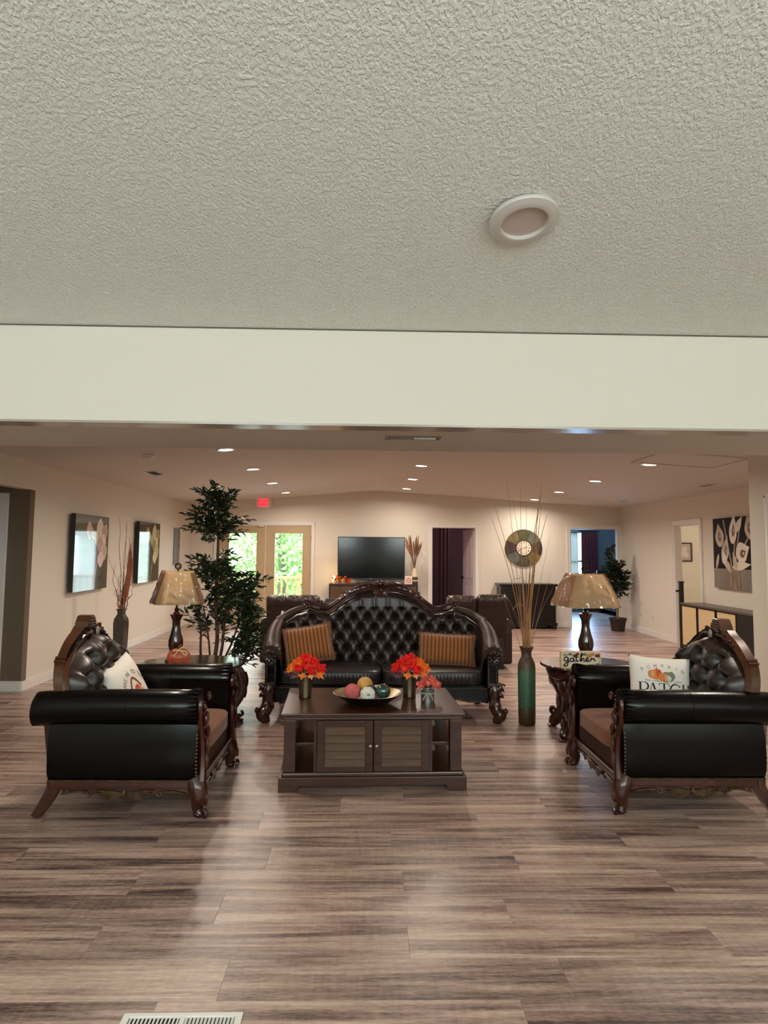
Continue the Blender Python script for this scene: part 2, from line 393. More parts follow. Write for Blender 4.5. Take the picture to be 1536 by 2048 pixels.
# rooms beyond the openings
MAUVE = M('mauve brown room paint', (120, 96, 92), .8); BLUEP = M('grey blue room paint', (124, 142, 150), .8); CREAM = M('warm cream room paint', (236, 226, 206), .8)
wall('wall_middle_room', [(.6, .7, YF + T_, 18.2, 0, 2.6), (3.6, 3.7, YF + T_, 19.2, 0, 2.6), (.6, 3.7, 18.1, 18.2, 0, 2.6)], MAUVE)
WB0, WB1 = 4.72, 5.84
wall('wall_bedroom', [(3.7, WB0, 19.0, 19.1, 0, 2.6), (WB1, 8.2, 19.0, 19.1, 0, 2.6), (WB0, WB1, 19.0, 19.1, 0, .55), (WB0, WB1, 19.0, 19.1, 2.08, 2.6), (8.1, 8.2, YF + T_, 19.1, 0, 2.6)], BLUEP)
wall('wall_side_room', [(8.1, 8.2, 9.5, YF, 0, 2.6), (XR + T_, 8.2, 9.4, 9.5, 0, 2.6), (XR + T_, 8.2, 14.86, 14.98, 0, 2.6)], CREAM)
struct(MB().box(.6, 8.2, YF + T_, 19.1, 2.5, 2.6).box(XR + T_, 8.2, 9.4, YF, 2.5, 2.6).build('ceiling_rooms', CEIL_BACK, smooth=0))

# ---- baseboards
def board(name, x0, x1, y0, y1):
    b = MB().box(x0, x1, y0, y1, 0, .095)
    if x1 - x0 > y1 - y0: b.box(x0, x1, (y0 + .006) if y1 > YF - .05 else y0, y1, .095, .11)
    else: b.box(min(x0, x1), max(x0, x1), y0, y1, .095, .105)
    return struct(b.build(name, TRIM, smooth=0, bevel=.003))
board('baseboard_left', XL, XL + .014, 7.92, YF)
board('baseboard_hall', -3.94, XL - .0, 7.905, 7.92)
for a_, b_ in ((XL, -3.22), (-1.06, 1.29), (2.39, 4.235)): board('baseboard_far', a_, b_, YF - .014, YF)
for a_, b_ in ((7.16, 11.31), (12.44, YF)): board('baseboard_right', XR - .014, XR, a_, b_)
board('baseboard_pier', PIERX - .014, PIERX, 3.0, 7.14)
# crown / casing helper: door casings as mitred flat boards with a back band
def casing(name, axis, a, b, top, face, sgn, w=.085, depth=.10):
    """frame around an opening from a to b (along x or y), seen on plane `face`; sgn = side it projects to"""
    m = MB()
    def put(u0, u1, z0, z1, d0, d1):
        lo, hi = sorted((face + sgn * d0, face + sgn * d1))
        if axis == 'x': m.box(u0, u1, lo, hi, z0, z1)
        else: m.box(lo, hi, u0, u1, z0, z1)
    put(a - w, a, 0, top + w, 0, .016); put(b, b + w, 0, top + w, 0, .016); put(a, b, top, top + w, 0, .016)
    put(a - w, a - w + .02, 0, top + w, .016, .024); put(b + w - .02, b + w, 0, top + w, .016, .024); put(a - w, b + w, top + w - .02, top + w, .016, .024)
    put(a - .001, a + .014, 0, top, -depth, .004); put(b - .014, b + .001, 0, top, -depth, .004); put(a, b, top - .014, top + .001, -depth, .004)
    return struct(m.build(name, TRIM, smooth=0, bevel=.003))
door1 = casing('door_1', 'x', FD0, FD1, FDZ, YF, -1, w=.06)
door2 = casing('door_2', 'x', CD0, CD1, CDZ, YF, -1, w=.078)
door3 = casing('door_3', 'x', BD0, BD1, BDZ, YF, -1, w=.078)
door4 = casing('door_4', 'y', RD0, RD1, RDZ, XR, -1, w=.085)
door5 = casing('door_5', 'x', -4.85, -4.035, 2.06, 7.92, -1, w=.09)
door6 = casing('door_6', 'y', 5.75, 6.75, 2.04, PIERX, -1, w=.085, depth=.0)
# leaf of the closed dark hall door and of the door in the pier wall
MB().box(-4.83, -4.05, 7.96, 8.0, .01, 2.045).build('door_leaf', M('dark stained door', (58, 46, 38), .5), door5, smooth=0)
MB().box(PIERX - .001, PIERX + .0, 5.77, 6.735, .01, 2.02).box(PIERX - .012, PIERX, 5.77, 6.735, .01, 2.02).build('door_leaf', M('taupe pier door', (120, 106, 92), .5), door6, smooth=0, bevel=.002)  # pier door in plain taupe
# ---- French doors
TAN = M('tan french door paint', (186, 164, 128), .5)
mid = -2.125
for (x0, x1, g0, g1) in ((FD0 + .016, mid - .003, -2.885, -2.31), (mid + .003, FD1 - .016, -1.925, -1.345)):
    y0, y1 = YF + .02, YF + .065; gz0, gz1 = .60, 1.90
    lf = MB().box(x0, g0, y0, y1, .012, FDZ - .016).box(g1, x1, y0, y1, .012, FDZ - .016).box(g0, g1, y0, y1, .012, gz0).box(g0, g1, y0, y1, gz1, FDZ - .016)
    e = .028
    lf.box(g0 - e, g0, y0 - .012, y0, gz0 - e, gz1 + e).box(g1, g1 + e, y0 - .012, y0, gz0 - e, gz1 + e).box(g0, g1, y0 - .012, y0, gz1, gz1 + e).box(g0, g1, y0 - .012, y0, gz0 - e, gz0)
    leaf_ = lf.build('door_leaf', TAN, door1, smooth=0, bevel=.003)
    MB().box(g0, g1, y0 + .02, y0 + .026, gz0, gz1).build('pane', GLASS, leaf_, smooth=0)
    hx = x1 if x1 > mid + .1 else x0
    for hz in (.25, 1.05, 1.80):
        MB().cbox((hx + (.006 if hx > mid else -.006), y0 - .008, hz), (.022, .016, .10)).build('hinge', M('dark bronze hinge', (48, 40, 34), .4, metal=.6), leaf_, smooth=0)
MB().lathe([(.0, -.03), (.028, -.028), (.03, -.01), (.012, 0), (.012, .045)], 14, T=Matrix.Translation((mid + .10, YF - .02, .98)) @ Matrix.Rotation(radians(-90), 4, 'X')).build('door_knob', PEWTER, door1)
MB().cbox((mid - .09, YF - .005, FDZ - .028), (.10, .03, .03)).build('door_stop', WHITEPL, door1, smooth=0)
# ---- leaf standing open in the middle room, six raised panels seen from its hall side
dl = bpy.data.objects.new('door_leaf', None); COL.objects.link(dl); dl.parent = door2; dl.location = (CD1 - .02, YF + .10, 0); dl.rotation_euler = (0, 0, radians(97))
PINKW = M('white door paint', (226, 216, 220), .4)
d = MB().box(0, .86, -.018, .018, .012, 2.03)
d.build('door_slab', PINKW, dl, smooth=0, bevel=.002)
for px0, px1 in ((.10, .40), (.47, .77)):
    for pz0, pz1 in ((.18, .82), (.98, 1.86)):
        for sg in (-1, 1):
            poly = [(px0, pz0), (px1, pz0), (px1, pz1 - (.10 if pz1 > 1.2 else 0))]
            if pz1 > 1.2: poly += [(px0 + (px1 - px0) * (1 - q / 6), pz1 - .10 + .10 * sin(pi * q / 6)) for q in range(1, 6)]
            poly += [(px0, pz1 - (.10 if pz1 > 1.2 else 0))]
            MB().prism(poly, sg * .018, sg * .028).build('panel', PINKW, dl, smooth=0, bevel=.006)
MB().ball((.80, .05, .98), .03).ball((.80, -.05, .98), .03).tube([(.80, -.05, .98), (.80, .05, .98)], .01).build('door_knob', M('dark bronze knob', (40, 34, 30), .35, metal=.7), dl)
# ---- bedroom window
w1 = MB().box(WB0 - .06, WB0, 18.98, 19.0, .49, 2.14).box(WB1, WB1 + .06, 18.98, 19.0, .49, 2.14).box(WB0, WB1, 18.98, 19.0, 2.08, 2.14).box(WB0, WB1, 18.96, 19.0, .49, .55)
w1.box(WB0, WB1, 19.02, 19.06, 1.30, 1.35).box(WB0, WB0 + .04, 19.02, 19.06, .55, 2.08).box(WB1 - .04, WB1, 19.02, 19.06, .55, 2.08)
win1 = struct(w1.build('window_1', TRIM, smooth=0, bevel=.003))
for z0, z1 in ((.55, 1.30), (1.35, 2.08)): MB().box(WB0 + .04, WB1 - .04, 19.035, 19.041, z0, z1).build('pane', GLASS, win1, smooth=0)
for n, (a0, a1, z0, z1) in enumerate(((-2.9, -.5, 1.75, 3.8), (1.0, 3.4, 1.75, 3.8))):
    q = MB(); fr_ = .05
    q.box(a0, a0 + fr_, -3.57, -3.50, z0, z1).box(a1 - fr_, a1, -3.57, -3.50, z0, z1).box(a0 + fr_, a1 - fr_, -3.57, -3.50, z0, z0 + fr_).box(a0 + fr_, a1 - fr_, -3.57, -3.50, z1 - fr_, z1).box((a0 + a1) / 2 - .025, (a0 + a1) / 2 + .025, -3.57, -3.50, z0 + fr_, z1 - fr_)
    wn = struct(q.build('window_%d' % (n + 2), TRIM, smooth=0))
    for h in (0, 1):
        b0 = a0 + fr_ if h == 0 else (a0 + a1) / 2 + .025; b1 = (a0 + a1) / 2 - .025 if h == 0 else a1 - fr_
        MB().box(b0, b1, -3.545, -3.539, z0 + fr_, z1 - fr_).build('pane', GLASS, wn, smooth=0)

q = MB(); a0, a1, z0, z1 = -1.5, .7, 1.0, 2.5; X0, X1 = PIERX + .03, PIERX + .10
q.box(X0, X1, a0, a0 + .05, z0, z1).box(X0, X1, a1 - .05, a1, z0, z1).box(X0, X1, a0 + .05, a1 - .05, z0, z0 + .05).box(X0, X1, a0 + .05, a1 - .05, z1 - .05, z1).box(X0, X1, -.425, -.375, z0 + .05, z1 - .05)
wn = struct(q.build('window_4', TRIM, smooth=0))  # unseen side window, added as the opening for the side daylight
for b0, b1 in ((a0 + .05, -.425), (-.375, a1 - .05)): MB().box(PIERX + .06, PIERX + .066, b0, b1, z0 + .05, z1 - .05).build('pane', GLASS, wn, smooth=0)

# ================================================================== CEILING FIXTURES
GLOW = M('lit lamp lens', (255, 240, 225), .5, emit=((255, 236, 214), 14))
TRIMRING = M('white lamp trim', (236, 232, 226), .35)
def downlight(x, y, label, watts=None):
    z = ceil_z(x); tilt = math.atan(SLL if x < RX else -SLR)
    t = thing('recessed_ceiling_light', label, 'ceiling light', (x, y, z), group='lit recessed ceiling lights'); t.rotation_euler = (0, -tilt, 0)
    MB().lathe([(.105, 0), (.105, -.006), (.095, -.012), (.078, -.008), (.078, 0)], 28, closed=False).build('trim_ring', TRIMRING, t)
    MB().lathe([(.0, -.004), (.078, -.004), (.078, -.001), (.0, -.001)], 28, closed=False).build('lens', GLOW, t)
    l = bpy.data.lights.new('downlight', 'AREA'); l.shape = 'DISK'; l.size = .14; l.energy = watts or DOWNLIGHT_W; l.color = DOWNLIGHT_COL; l.spread = radians(165)
    o = bpy.data.objects.new('downlight', l); COL.objects.link(o); o.location = (x, y, z - .02); o.rotation_euler = (0, -tilt, 0)
ORD = ('nearest the boxed beam', 'second from the boxed beam', 'third from the boxed beam', 'fourth from the boxed beam')
for k, y in enumerate((7.94, 9.85, 11.9, 13.85)): downlight(-1.59, y, 'lit recessed light, row on the flower paintings side, ' + ORD[k])
for k, y in enumerate((10.16, 12.09, 13.95)): downlight(.777, y, 'lit recessed light, middle row toward the television, ' + ORD[k])
for k, y in enumerate((8.43, 10.47, 12.46, 14.3)): downlight(3.40, y, 'lit recessed light, row by the attic hatch, ' + ORD[k])
downlight(-1.5, 5.3, 'lit recessed light hidden behind the boxed beam on the flower paintings side', 18)
downlight(.777, 8.23, 'lit recessed light hidden behind the boxed beam, middle row, past the sofa', 18)
downlight(3.1, 5.3, 'lit recessed light hidden behind the boxed beam on the cane cabinet side', 18)
# unlit retrofit light on the textured slope
yl = 2.86; xl = .22577 * yl; zl = 1.55 + .48942 * yl
t = tag(thing('recessed_ceiling_light', 'a', 'b', (xl, yl, zl - .009)), 'large unlit white recessed light on the textured sloping ceiling', 'ceiling light')
t.rotation_euler = (-math.atan(SF), -radians(5), 0)
MB().lathe([(.145, .008), (.148, -.004), (.145, -.010), (.126, -.015), (.104, -.022), (.099, -.020), (.097, -.0015)], 64, closed=False).build('trim_ring', M('satin lamp trim', (204, 197, 190), .45), t)
MB().lathe([(.0, -.003), (.099, -.003), (.099, -.001), (.0, -.001)], 40, closed=False).build('lens', M('unlit frosted lens', (196, 180, 172), .5), t)
# smoke alarm
xs, ys = -2.47, 7.98
t = thing('smoke_detector', 'round white smoke alarm on the ceiling above the flower paintings', 'smoke alarm', (xs, ys, ceil_z(xs)))
MB().lathe([(.07, 0), (.07, -.012), (.062, -.018), (.060, -.034), (.050, -.042), (.0, -.044)], 26, closed=False).build('housing', WHITEPL, t)
MB().lathe([(.014, -.043), (.012, -.048), (0, -.048)], 12, c=(.02, 0, 0), closed=False).build('test_button', WHITEPL, t)
def ceiling_vent(x, y, w, l, label, yaw=0):
    t = thing('ceiling_vent', label, 'vent', (x, y, ceil_z(x))); t.rotation_euler = (0, -math.atan(SLL if x < RX else -SLR), yaw)
    m = MB(); b = .022
    m.box(-w / 2, w / 2, -l / 2, -l / 2 + b, -.010, 0).box(-w / 2, w / 2, l / 2 - b, l / 2, -.010, 0).box(-w / 2, -w / 2 + b, -l / 2 + b, l / 2 - b, -.010, 0).box(w / 2 - b, w / 2, -l / 2 + b, l / 2 - b, -.010, 0)
    m.build('frame', WHITEPL, t, smooth=0, bevel=.002)
    MB().box(-w / 2 + b, w / 2 - b, -l / 2 + b, l / 2 - b, -.002, -.001).build('backing', VENTDARK, t, smooth=0)
    for k in range(5):
        xx = -w / 2 + b + (w - 2 * b) * (k + .5) / 5
        MB().cbox((0, 0, 0), (.016, l - 2 * b, .0015), Matrix.Translation((xx, 0, -.007)) @ Matrix.Rotation(radians(38), 4, 'Y')).build('slat', M('grey vent slat', (150, 142, 134), .5), t, smooth=0)
ceiling_vent(-2.86, 9.56, .17, .46, 'small white ceiling vent just past the smoke alarm')
ceiling_vent(4.85, 10.0, .16, .42, 'slim ceiling vent over the calla lily picture')
ceiling_vent(4.86, 13.35, .16, .46, 'slim ceiling vent in the corner above the potted tree')
# attic hatch
t = thing('attic_hatch', 'square attic hatch with flat casing in the sloped ceiling', 'hatch', (3.65, 7.9, ceil_z(3.65))); t.rotation_euler = (0, math.atan(SLR), 0)
for a_ in ((-.50, .50, -.46, -.41), (-.50, .50, .41, .46), (-.50, -.45, -.41, .41), (.45, .50, -.41, .41)): MB().box(*a_, -.014, 0).build('casing', CEIL_BACK, t, smooth=0, bevel=.002)
MB().box(-.445, .445, -.405, .405, -.005, 0).build('panel', CEIL_BACK, t, smooth=0)
# register under the boxed beam
t = thing('soffit_vent', 'long slim register in the underside of the boxed beam', 'vent', (.268, 4.18, ZB))
m = MB(); m.box(-.165, .165, -.055, -.036, -.007, 0).box(-.165, .165, .036, .055, -.007, 0).box(-.165, -.14, -.036, .036, -.007, 0).box(.14, .165, -.036, .036, -.007, 0).box(-.008, .008, -.036, .036, -.007, 0)
m.build('frame', M('beam coloured metal', (150, 132, 120), .5), t, smooth=0, bevel=.002)
MB().box(-.14, .14, -.036, .036, -.002, -.001).build('backing', VENTDARK, t, smooth=0)
for k in range(28):
    sg = -1 if k < 14 else 1; xx = (-.136 + .128 * (k + .5) / 14) if k < 14 else (.008 + .128 * (k - 13.5) / 14)
    MB().cbox((0, 0, 0), (.0085, .072, .001), Matrix.Translation((xx, 0, -.005)) @ Matrix.Rotation(radians(50 * sg), 4, 'Y')).build('slat', M('pale metal louvre', (206, 200, 192), .3, metal=.3), t, smooth=0)
# floor register at the bottom edge
t = thing('floor_register', 'white floor register with two banks of louvres', 'vent', (-.591, 2.455, 0)); t.rotation_euler = (0, 0, radians(.5))
m = MB(); hw, hl = .197, .075
m.box(-hw, hw, hl - .022, hl, 0, .008).box(-hw, hw, -hl, -hl + .022, 0, .008).box(-hw, -hw + .024, -hl + .022, hl - .022, 0, .008).box(hw - .024, hw, -hl + .022, hl - .022, 0, .008).box(-.006, .010, -hl + .022, hl - .022, 0, .008)
m.build('frame', M('white enamel', (236, 232, 224), .35), t, smooth=0, bevel=.003)
MB().box(-hw + .02, hw - .02, -hl + .02, hl - .02, .0002, .001).build('backing', VENTDARK, t, smooth=0)
for k in range(26):
    left = k < 13; xx = (-hw + .024 + .167 * (k + .5) / 13) if left else (.010 + .163 * (k - 12.5) / 13)
    MB().cbox((0, 0, 0), (.0095 if not left else .006, .106, .0012), Matrix.Translation((xx, 0, .0048)) @ Matrix.Rotation(radians(35 if left else -18), 4, 'Y')).build('slat', M('white enamel', (236, 232, 224), .35), t, smooth=0)

# ================================================================== OUTDOORS beyond the French doors and the bedroom window
GRASS = M('garden lawn', (120, 150, 70), .9, var=(3, (84, 122, 50), .3))  # lawn mottled in two greens
o = struct(MB().box(-30, 30, 15.2, 60, -.9, -.7).build('ground', GRASS, smooth=0))
DECK = M('pale deck wood', (214, 196, 140), .6, var=(6, (196, 176, 120), .2))
t = thing('deck', 'pale wooden deck outside the French doors', 'deck', (0, 0, 0))
for k in range(14): MB().box(-5.6, .55, 15.16 + k * .14, 15.295 + k * .14, -.08, -.04).build('board', DECK, t, smooth=0)
MB().box(-5.6, .55, 15.2, 17.1, -.7, -.08).build('skirt', DECK, t, smooth=0)
t = thing('deck_railing', 'yellowish wooden deck railing seen through the door glass', 'railing', (0, 17.22, 0))
MB().box(-5.6, .55, -.06, .06, .86, .92).build('handrail', DECK, t, smooth=0)
MB().box(-5.6, .55, -.02, .02, .06, .11).build('bottom_rail', DECK, t, smooth=0)
for k in range(44): MB().box(-5.55 + k * .14, -5.51 + k * .14, -.02, .02, .11, .86).build('baluster', DECK, t, smooth=0)
for x in (-5.5, -3.6, -1.62, .45): MB().box(x - .045, x + .045, -.045, .045, -.7, .98).build('post', DECK, t, smooth=0)
def leaf_geo(mb, p, d, nrm, ln, w):
    d = Vector(d).normalized(); n = Vector(nrm); n = (n - d * n.dot(d)); n = n.normalized() if n.length > 1e-4 else d.orthogonal().normalized(); s_ = d.cross(n); p = Vector(p)
    a = p + d * ln * .3; b = p + d * ln * .68; up = n * w * .35
    mb.add([p, a + s_ * w * .5 + up, b + s_ * w * .42 + up, p + d * ln - n * ln * .06, b - s_ * w * .42 + up, a - s_ * w * .5 + up, a, b],
           [(0, 6, 1), (1, 6, 7, 2), (2, 7, 3), (0, 5, 6), (5, 4, 7, 6), (4, 3, 7)])
def rv(k=1): return Vector((random.uniform(-k, k), random.uniform(-k, k), random.uniform(-k, k)))
SUNLEAF = M('bright garden leaf', (168, 204, 142), .6, var=(1.2, (222, 236, 190), .25))
PALEBARK = M('pale garden bark', (150, 140, 124), .9)
for n, (x, y, h, r, lab) in enumerate(((-6.2, 24, 5.2, 2.3, 'bright leafy tree seen through the door glass beside the potted tree'), (-.6, 25.5, 6.0, 2.4, 'bright leafy tree outside the door glass nearer the television'), (-5.5, 33, 7.5, 3.0, 'taller pale tree behind the two garden trees'), (-3.3, 27.5, 4.6, 2.0, 'low bushy tree between the two garden trees'))):
    t = thing('garden_tree', lab, 'tree', (x, y, -.7), group='trees beyond the deck')
    m = MB(); random.seed(40 + n)
    m.tube(smoothpath([(0, 0, 0), (.1, 0, h * .3), (-.05, .05, h * .55), (.1, 0, h * .85)]), [.16] * 7 + [.11] * 6 + [.05] * 6, 8)
    for k in range(6): a = k * 1.1; m.tube([(0, 0, h * (.35 + .07 * k)), (cos(a) * r * .5, sin(a) * r * .5, h * (.5 + .07 * k))], [.06, .02], 6)
    m.build('trunk', PALEBARK, t)
    lm_ = MB()
    for k in range(1500):
        v = rv(); v = v.normalized() * (random.random() ** .4); p = Vector((v.x * r, v.y * r, h * .52 + v.z * h * .48)); leaf_geo(lm_, p, rv(), rv(), random.uniform(.2, .36), .13)
    stuff(lm_.build('foliage', SUNLEAF, t, smooth=0))
t = thing('neighbour_house', 'pale house with a small window far beyond the deck', 'house', (1.2, 36, -.7))
MB().box(-4.5, 4.5, 0, 5, 0, 3.0).build('wall', M('pale siding', (226, 228, 226), .8), t, smooth=0)
MB().prism([(-4.9, 2.9), (4.9, 2.9), (0, 4.8)], -.4, 5.4).build('roof', M('grey shingle', (126, 130, 138), .9), t, smooth=0)
w_ = MB().box(-3.3, -2.1, -.06, 0, 1.1, 2.3).build('window', M('white house trim', (236, 238, 240), .5), t, smooth=0)
MB().box(-3.2, -2.2, -.08, -.061, 1.2, 2.2).build('pane', M('grey window pane', (92, 108, 120), .2), w_, smooth=0)

# ================================================================== FAR WALL FURNISHINGS
# exit sign
t = thing('exit_sign', 'lit red exit sign high above the French doors', 'sign', (-2.178, YF - .001, 2.53))
MB().box(-.165, .165, -.05, 0, -.112, .112).build('housing', WHITEPL, t, smooth=0, bevel=.006)
MB().box(-.105, .105, -.053, -.050, -.078, .088).build('lit_panel', M('lit red panel', (255, 120, 130), .4, emit=((255, 60, 78), 1.1)), t, smooth=0)
V, F = text_mesh('EXIT', .15, 0, .95); m = MB(); m.add([(x * .72, -.0545, y * 1.25 - .062) for x, y, z in V], F)
m.build('lettering', M('lit red letters', (210, 20, 34), .4, emit=((225, 12, 34), 1.0)), t, smooth=0)
MB().tube([(-.03, -.025, .112), (-.03, -.025, .135)], .02, 10).build('canopy_mount', WHITEPL, t)
# electrical panel
t = thing('electrical_panel', 'grey electrical panel door on the wall past the second painting', 'panel', (XL, 14.02, 1.60))
MB().box(0, .012, -.22, .22, -.36, .36).build('frame', M('grey enamel', (120, 122, 120), .45), t, smooth=0, bevel=.003)
MB().box(.012, .018, -.18, .18, -.32, .32).build('door', M('grey enamel', (120, 122, 120), .45), t, smooth=0, bevel=.003)
MB().box(.018, .024, .13, .16, -.03, .03).build('latch', BLACKP, t, smooth=0)
def wall_plate(loc, rz, label, cat, toggle):
    t = thing('wall_plate', label, cat, loc, rz)
    MB().box(-.038, .038, -.007, 0, -.06, .06).build('plate', WHITEPL, t, smooth=0, bevel=.003)
    if toggle: MB().box(-.006, .006, -.018, -.007, -.012, .012).build('toggle', WHITEPL, t, smooth=0)
    else:
        for dz in (-.022, .022): MB().box(-.015, .015, -.009, -.007, dz - .014, dz + .014).build('socket', M('greyish outlet face', (196, 190, 180), .4), t, smooth=0)  # sockets a little greyer than the plate
wall_plate((1.225, YF, 1.47), 0, 'white switch plate between the dried stalks and the middle doorway', 'switch', True)
wall_plate((XR, 13.4, .34), radians(-90), 'white outlet plate low on the wall by the potted tree', 'outlet', False)
# slate wall clock
t = thing('wall_clock', 'round slate wall clock with a cream dial', 'clock', (3.321, YF, 1.64))
R_ = .392
MB().lathe([(0, 0), (R_, 0), (R_, .022), (0, .022)], 40, T=Matrix.Rotation(radians(90), 4, 'X'), closed=False).build('back_plate', M('dark clock backing', (30, 26, 22), .6), t)
sl = [(84, 84, 52), (96, 106, 96), (66, 50, 42), (128, 112, 60), (84, 84, 52), (104, 112, 100), (70, 46, 44), (130, 112, 66)]
for k in range(8):
    m = MB(); a0 = pi / 2 + pi / 8 - k * pi / 4 - .012; a1 = a0 - pi / 4 + .024; P = [(.172 * cos(a1 + (a0 - a1) * q / 6), .172 * sin(a1 + (a0 - a1) * q / 6)) for q in range(7)]
    P += [((R_ - .006) * cos(a0 + (a1 - a0) * q / 8), (R_ - .006) * sin(a0 + (a1 - a0) * q / 8)) for q in range(9)]
    cc = sl[k]; m.prism(P, -.030, -.022); m.build('slate_wedge', M('slate %d' % k, cc, .6, var=(9, tuple(int(x * .62) for x in cc), .2), bump=(20, .4, .006)), t, smooth=0)
MB().lathe([(.155, .030), (.155, .040), (.170, .040), (.170, .022)], 36, T=Matrix.Rotation(radians(90), 4, 'X'), closed=False).build('dial_rim', M('dark rim', (40, 32, 28), .5), t)
MB().lathe([(0, .022), (.158, .022), (.158, .032), (0, .032)], 36, T=Matrix.Rotation(radians(90), 4, 'X'), closed=False).build('dial', M('cream dial', (226, 212, 190), .6), t)
INK = M('dark ink', (52, 40, 34), .7)
ROM = ['XII', 'I', 'II', 'III', 'IIII', 'V', 'VI', 'VII', 'VIII', 'IX', 'X', 'XI']
m = MB()
for k, sname in enumerate(ROM):
    V, F = text_mesh(sname, .045, 0, .8); a = pi / 2 - k * pi / 6; cx, cz = .118 * cos(a), .118 * sin(a); rot = a - pi / 2
    m.add([(cx + x * cos(rot) - (y - .016) * sin(rot), -.0335, cz + x * sin(rot) + (y - .016) * cos(rot)) for x, y, z in V], F)
m.build('numerals', INK, t, smooth=0)
for nm, a, l_, w_ in (('hour_hand', radians(14), .085, .006), ('minute_hand', radians(207), .12, .0045)):
    m = MB(); ribbon(m, [(-.02 * cos(a), -.02 * sin(a)), (l_ * .6 * cos(a), l_ * .6 * sin(a)), (l_ * cos(a), l_ * sin(a))], [w_ * .6, w_, w_ * .3], lambda p: (p[0], -.035, p[1])); m.build(nm, INK, t, smooth=0)
# dark sideboard against the far wall
t = thing('sideboard', 'dark espresso sideboard on bun feet below the slate clock', 'sideboard', (3.30, 14.72, 0))
MB().box(-.56, .56, -.24, .24, .10, .86).build('body', DARKWOOD, t, smooth=0, bevel=.006)
MB().box(-.60, .60, -.27, .26, .86, .91).build('top', DARKWOOD, t, smooth=0, bevel=.012)
MB().box(-.59, .59, -.26, .25, .07, .13).build('plinth', DARKWOOD, t, smooth=0, bevel=.012)
for k in range(2):
    x0 = -.54 + k * .545; dr = MB().box(x0, x0 + .535, -.258, -.24, .17, .83).build('door', DARKWOOD, t, smooth=0, bevel=.004)
    MB().box(x0 + .07, x0 + .465, -.266, -.258, .24, .76).build('door_panel', DARKWOOD, dr, smooth=0, bevel=.008)
    MB().ball((x0 + (.49 if k == 0 else .045), -.272, .5), .014).build('knob', PEWTER, dr)
for sx in (-1, 1):
    for sy in (-1, 1): MB().lathe([(.03, 0), (.05, .015), (.055, .035), (.04, .07)], 14, c=(sx * .53, sy * .20, 0)).build('bun_foot', DARKWOOD, t)
MB().tube([(-.3 + .30 * q / 10, 0, .915 + .12 * sin(pi * q / 10) + .03 * sin(q)) for q in range(11)], .004, 5).build('wire_ornament', M('thin dark wire', (110, 84, 66), .5), t)
# tv stand
TVW = M('walnut tv stand', (98, 66, 38), .45, var=(6, (78, 50, 28), .22), stretch=(3, 3, .5))
t = thing('tv_stand', 'walnut television stand with a dark edge', 'tv stand', (.15, 14.70, 0))
MB().box(-.90, .90, -.22, .22, .84, .88).build('top', M('dark stand edge', (38, 26, 20), .4), t, smooth=0, bevel=.003)
MB().box(-.90, -.872, -.22, .22, .06, .84).build('side_panel', M('dark stand edge', (38, 26, 20), .4), t, smooth=0)
MB().box(.872, .90, -.22, .22, .06, .84).build('side_panel', M('dark stand edge', (38, 26, 20), .4), t, smooth=0)
MB().box(-.872, .872, -.20, .22, .06, .10).box(-.872, .872, .20, .22, .10, .84).build('carcass', TVW, t, smooth=0)
for k in range(3):
    x0 = -.868 + k * .579; dr = MB().box(x0, x0 + .574, -.22, -.20, .11, .832).build('door', TVW, t, smooth=0, bevel=.002)
    MB().box(x0 + .50, x0 + .512, -.235, -.22, .45, .62).build('handle', BLACKP, dr, smooth=0)
for sx in (-.84, .84):
    for sy in (-.17, .17): MB().box(sx - .025, sx + .025, sy - .025, sy + .025, 0, .06).build('leg', BLACKP, t, smooth=0)
# tv
t = thing('television', 'large black flat television standing on the walnut stand', 'television', (.10, 14.66, .88))
MB().box(-.69, .69, -.02, .03, .085, .955).box(-.30, .30, .03, .06, .2, .7).build('housing', BLACKP, t, smooth=0, bevel=.006)
MB().box(-.675, .675, -.0225, -.020, .115, .94).build('screen', M('black glossy screen', (6, 6, 8), .12, spec=.6), t, smooth=0)
MB().box(-.672, .672, -.024, -.0226, .088, .112).build('speaker_bar', M('charcoal bar', (30, 28, 30), .3), t, smooth=0)
MB().box(-.30, .30, -.12, .12, 0, .014).build('base', M('glossy black base', (20, 18, 18), .15), t, smooth=0, bevel=.004)
MB().box(-.06, .06, -.01, .04, .014, .12).build('neck', BLACKP, t, smooth=0, bevel=.004)
MB().box(-.018, .018, -.0255, -.0225, .094, .106).build('badge', PEWTER, t, smooth=0)
# glowing little lamp and leaf garland
t = thing('candle_lamp', 'small glowing candle lamp at the end of the television stand', 'lamp', (-.66, 14.62, .88))
MB().lathe([(.035, 0), (.04, .008), (.02, .016), (.018, .03)], 14).build('base', M('brass', (150, 110, 60), .3, metal=.8), t)
MB().lathe([(.026, .03), (.03, .05), (.03, .13), (.024, .15), (.0, .155)], 14, closed=False).build('flame_glass', M('glowing amber glass', (255, 200, 120), .4, emit=((255, 190, 100), 9)), t)
point_light('candle_light', (-.66, 14.60, 1.08), 3.2, (1, .62, .3), .04)
t = thing('leaf_garland', 'orange autumn leaf garland before the television', 'garland', (-.50, 14.50, .892))
random.seed(5)
ORL = [M('orange leaf', (214, 92, 30), .6), M('rust leaf', (168, 60, 24), .6), M('gold leaf', (226, 140, 48), .6)]
MB().tube([(-.16, 0, .02), (0, .02, .03), (.16, 0, .02)], .008, 6).build('twig', BARK, t)
for k in range(26):
    m = MB(); leaf_geo(m, (random.uniform(-.16, .16), random.uniform(-.04, .05), random.uniform(.01, .10)), (random.uniform(-1, 1), -random.random(), random.uniform(-.1, 1)), rv(), random.uniform(.07, .11), .06); m.build('leaf', ORL[k % 3], t, smooth=0)
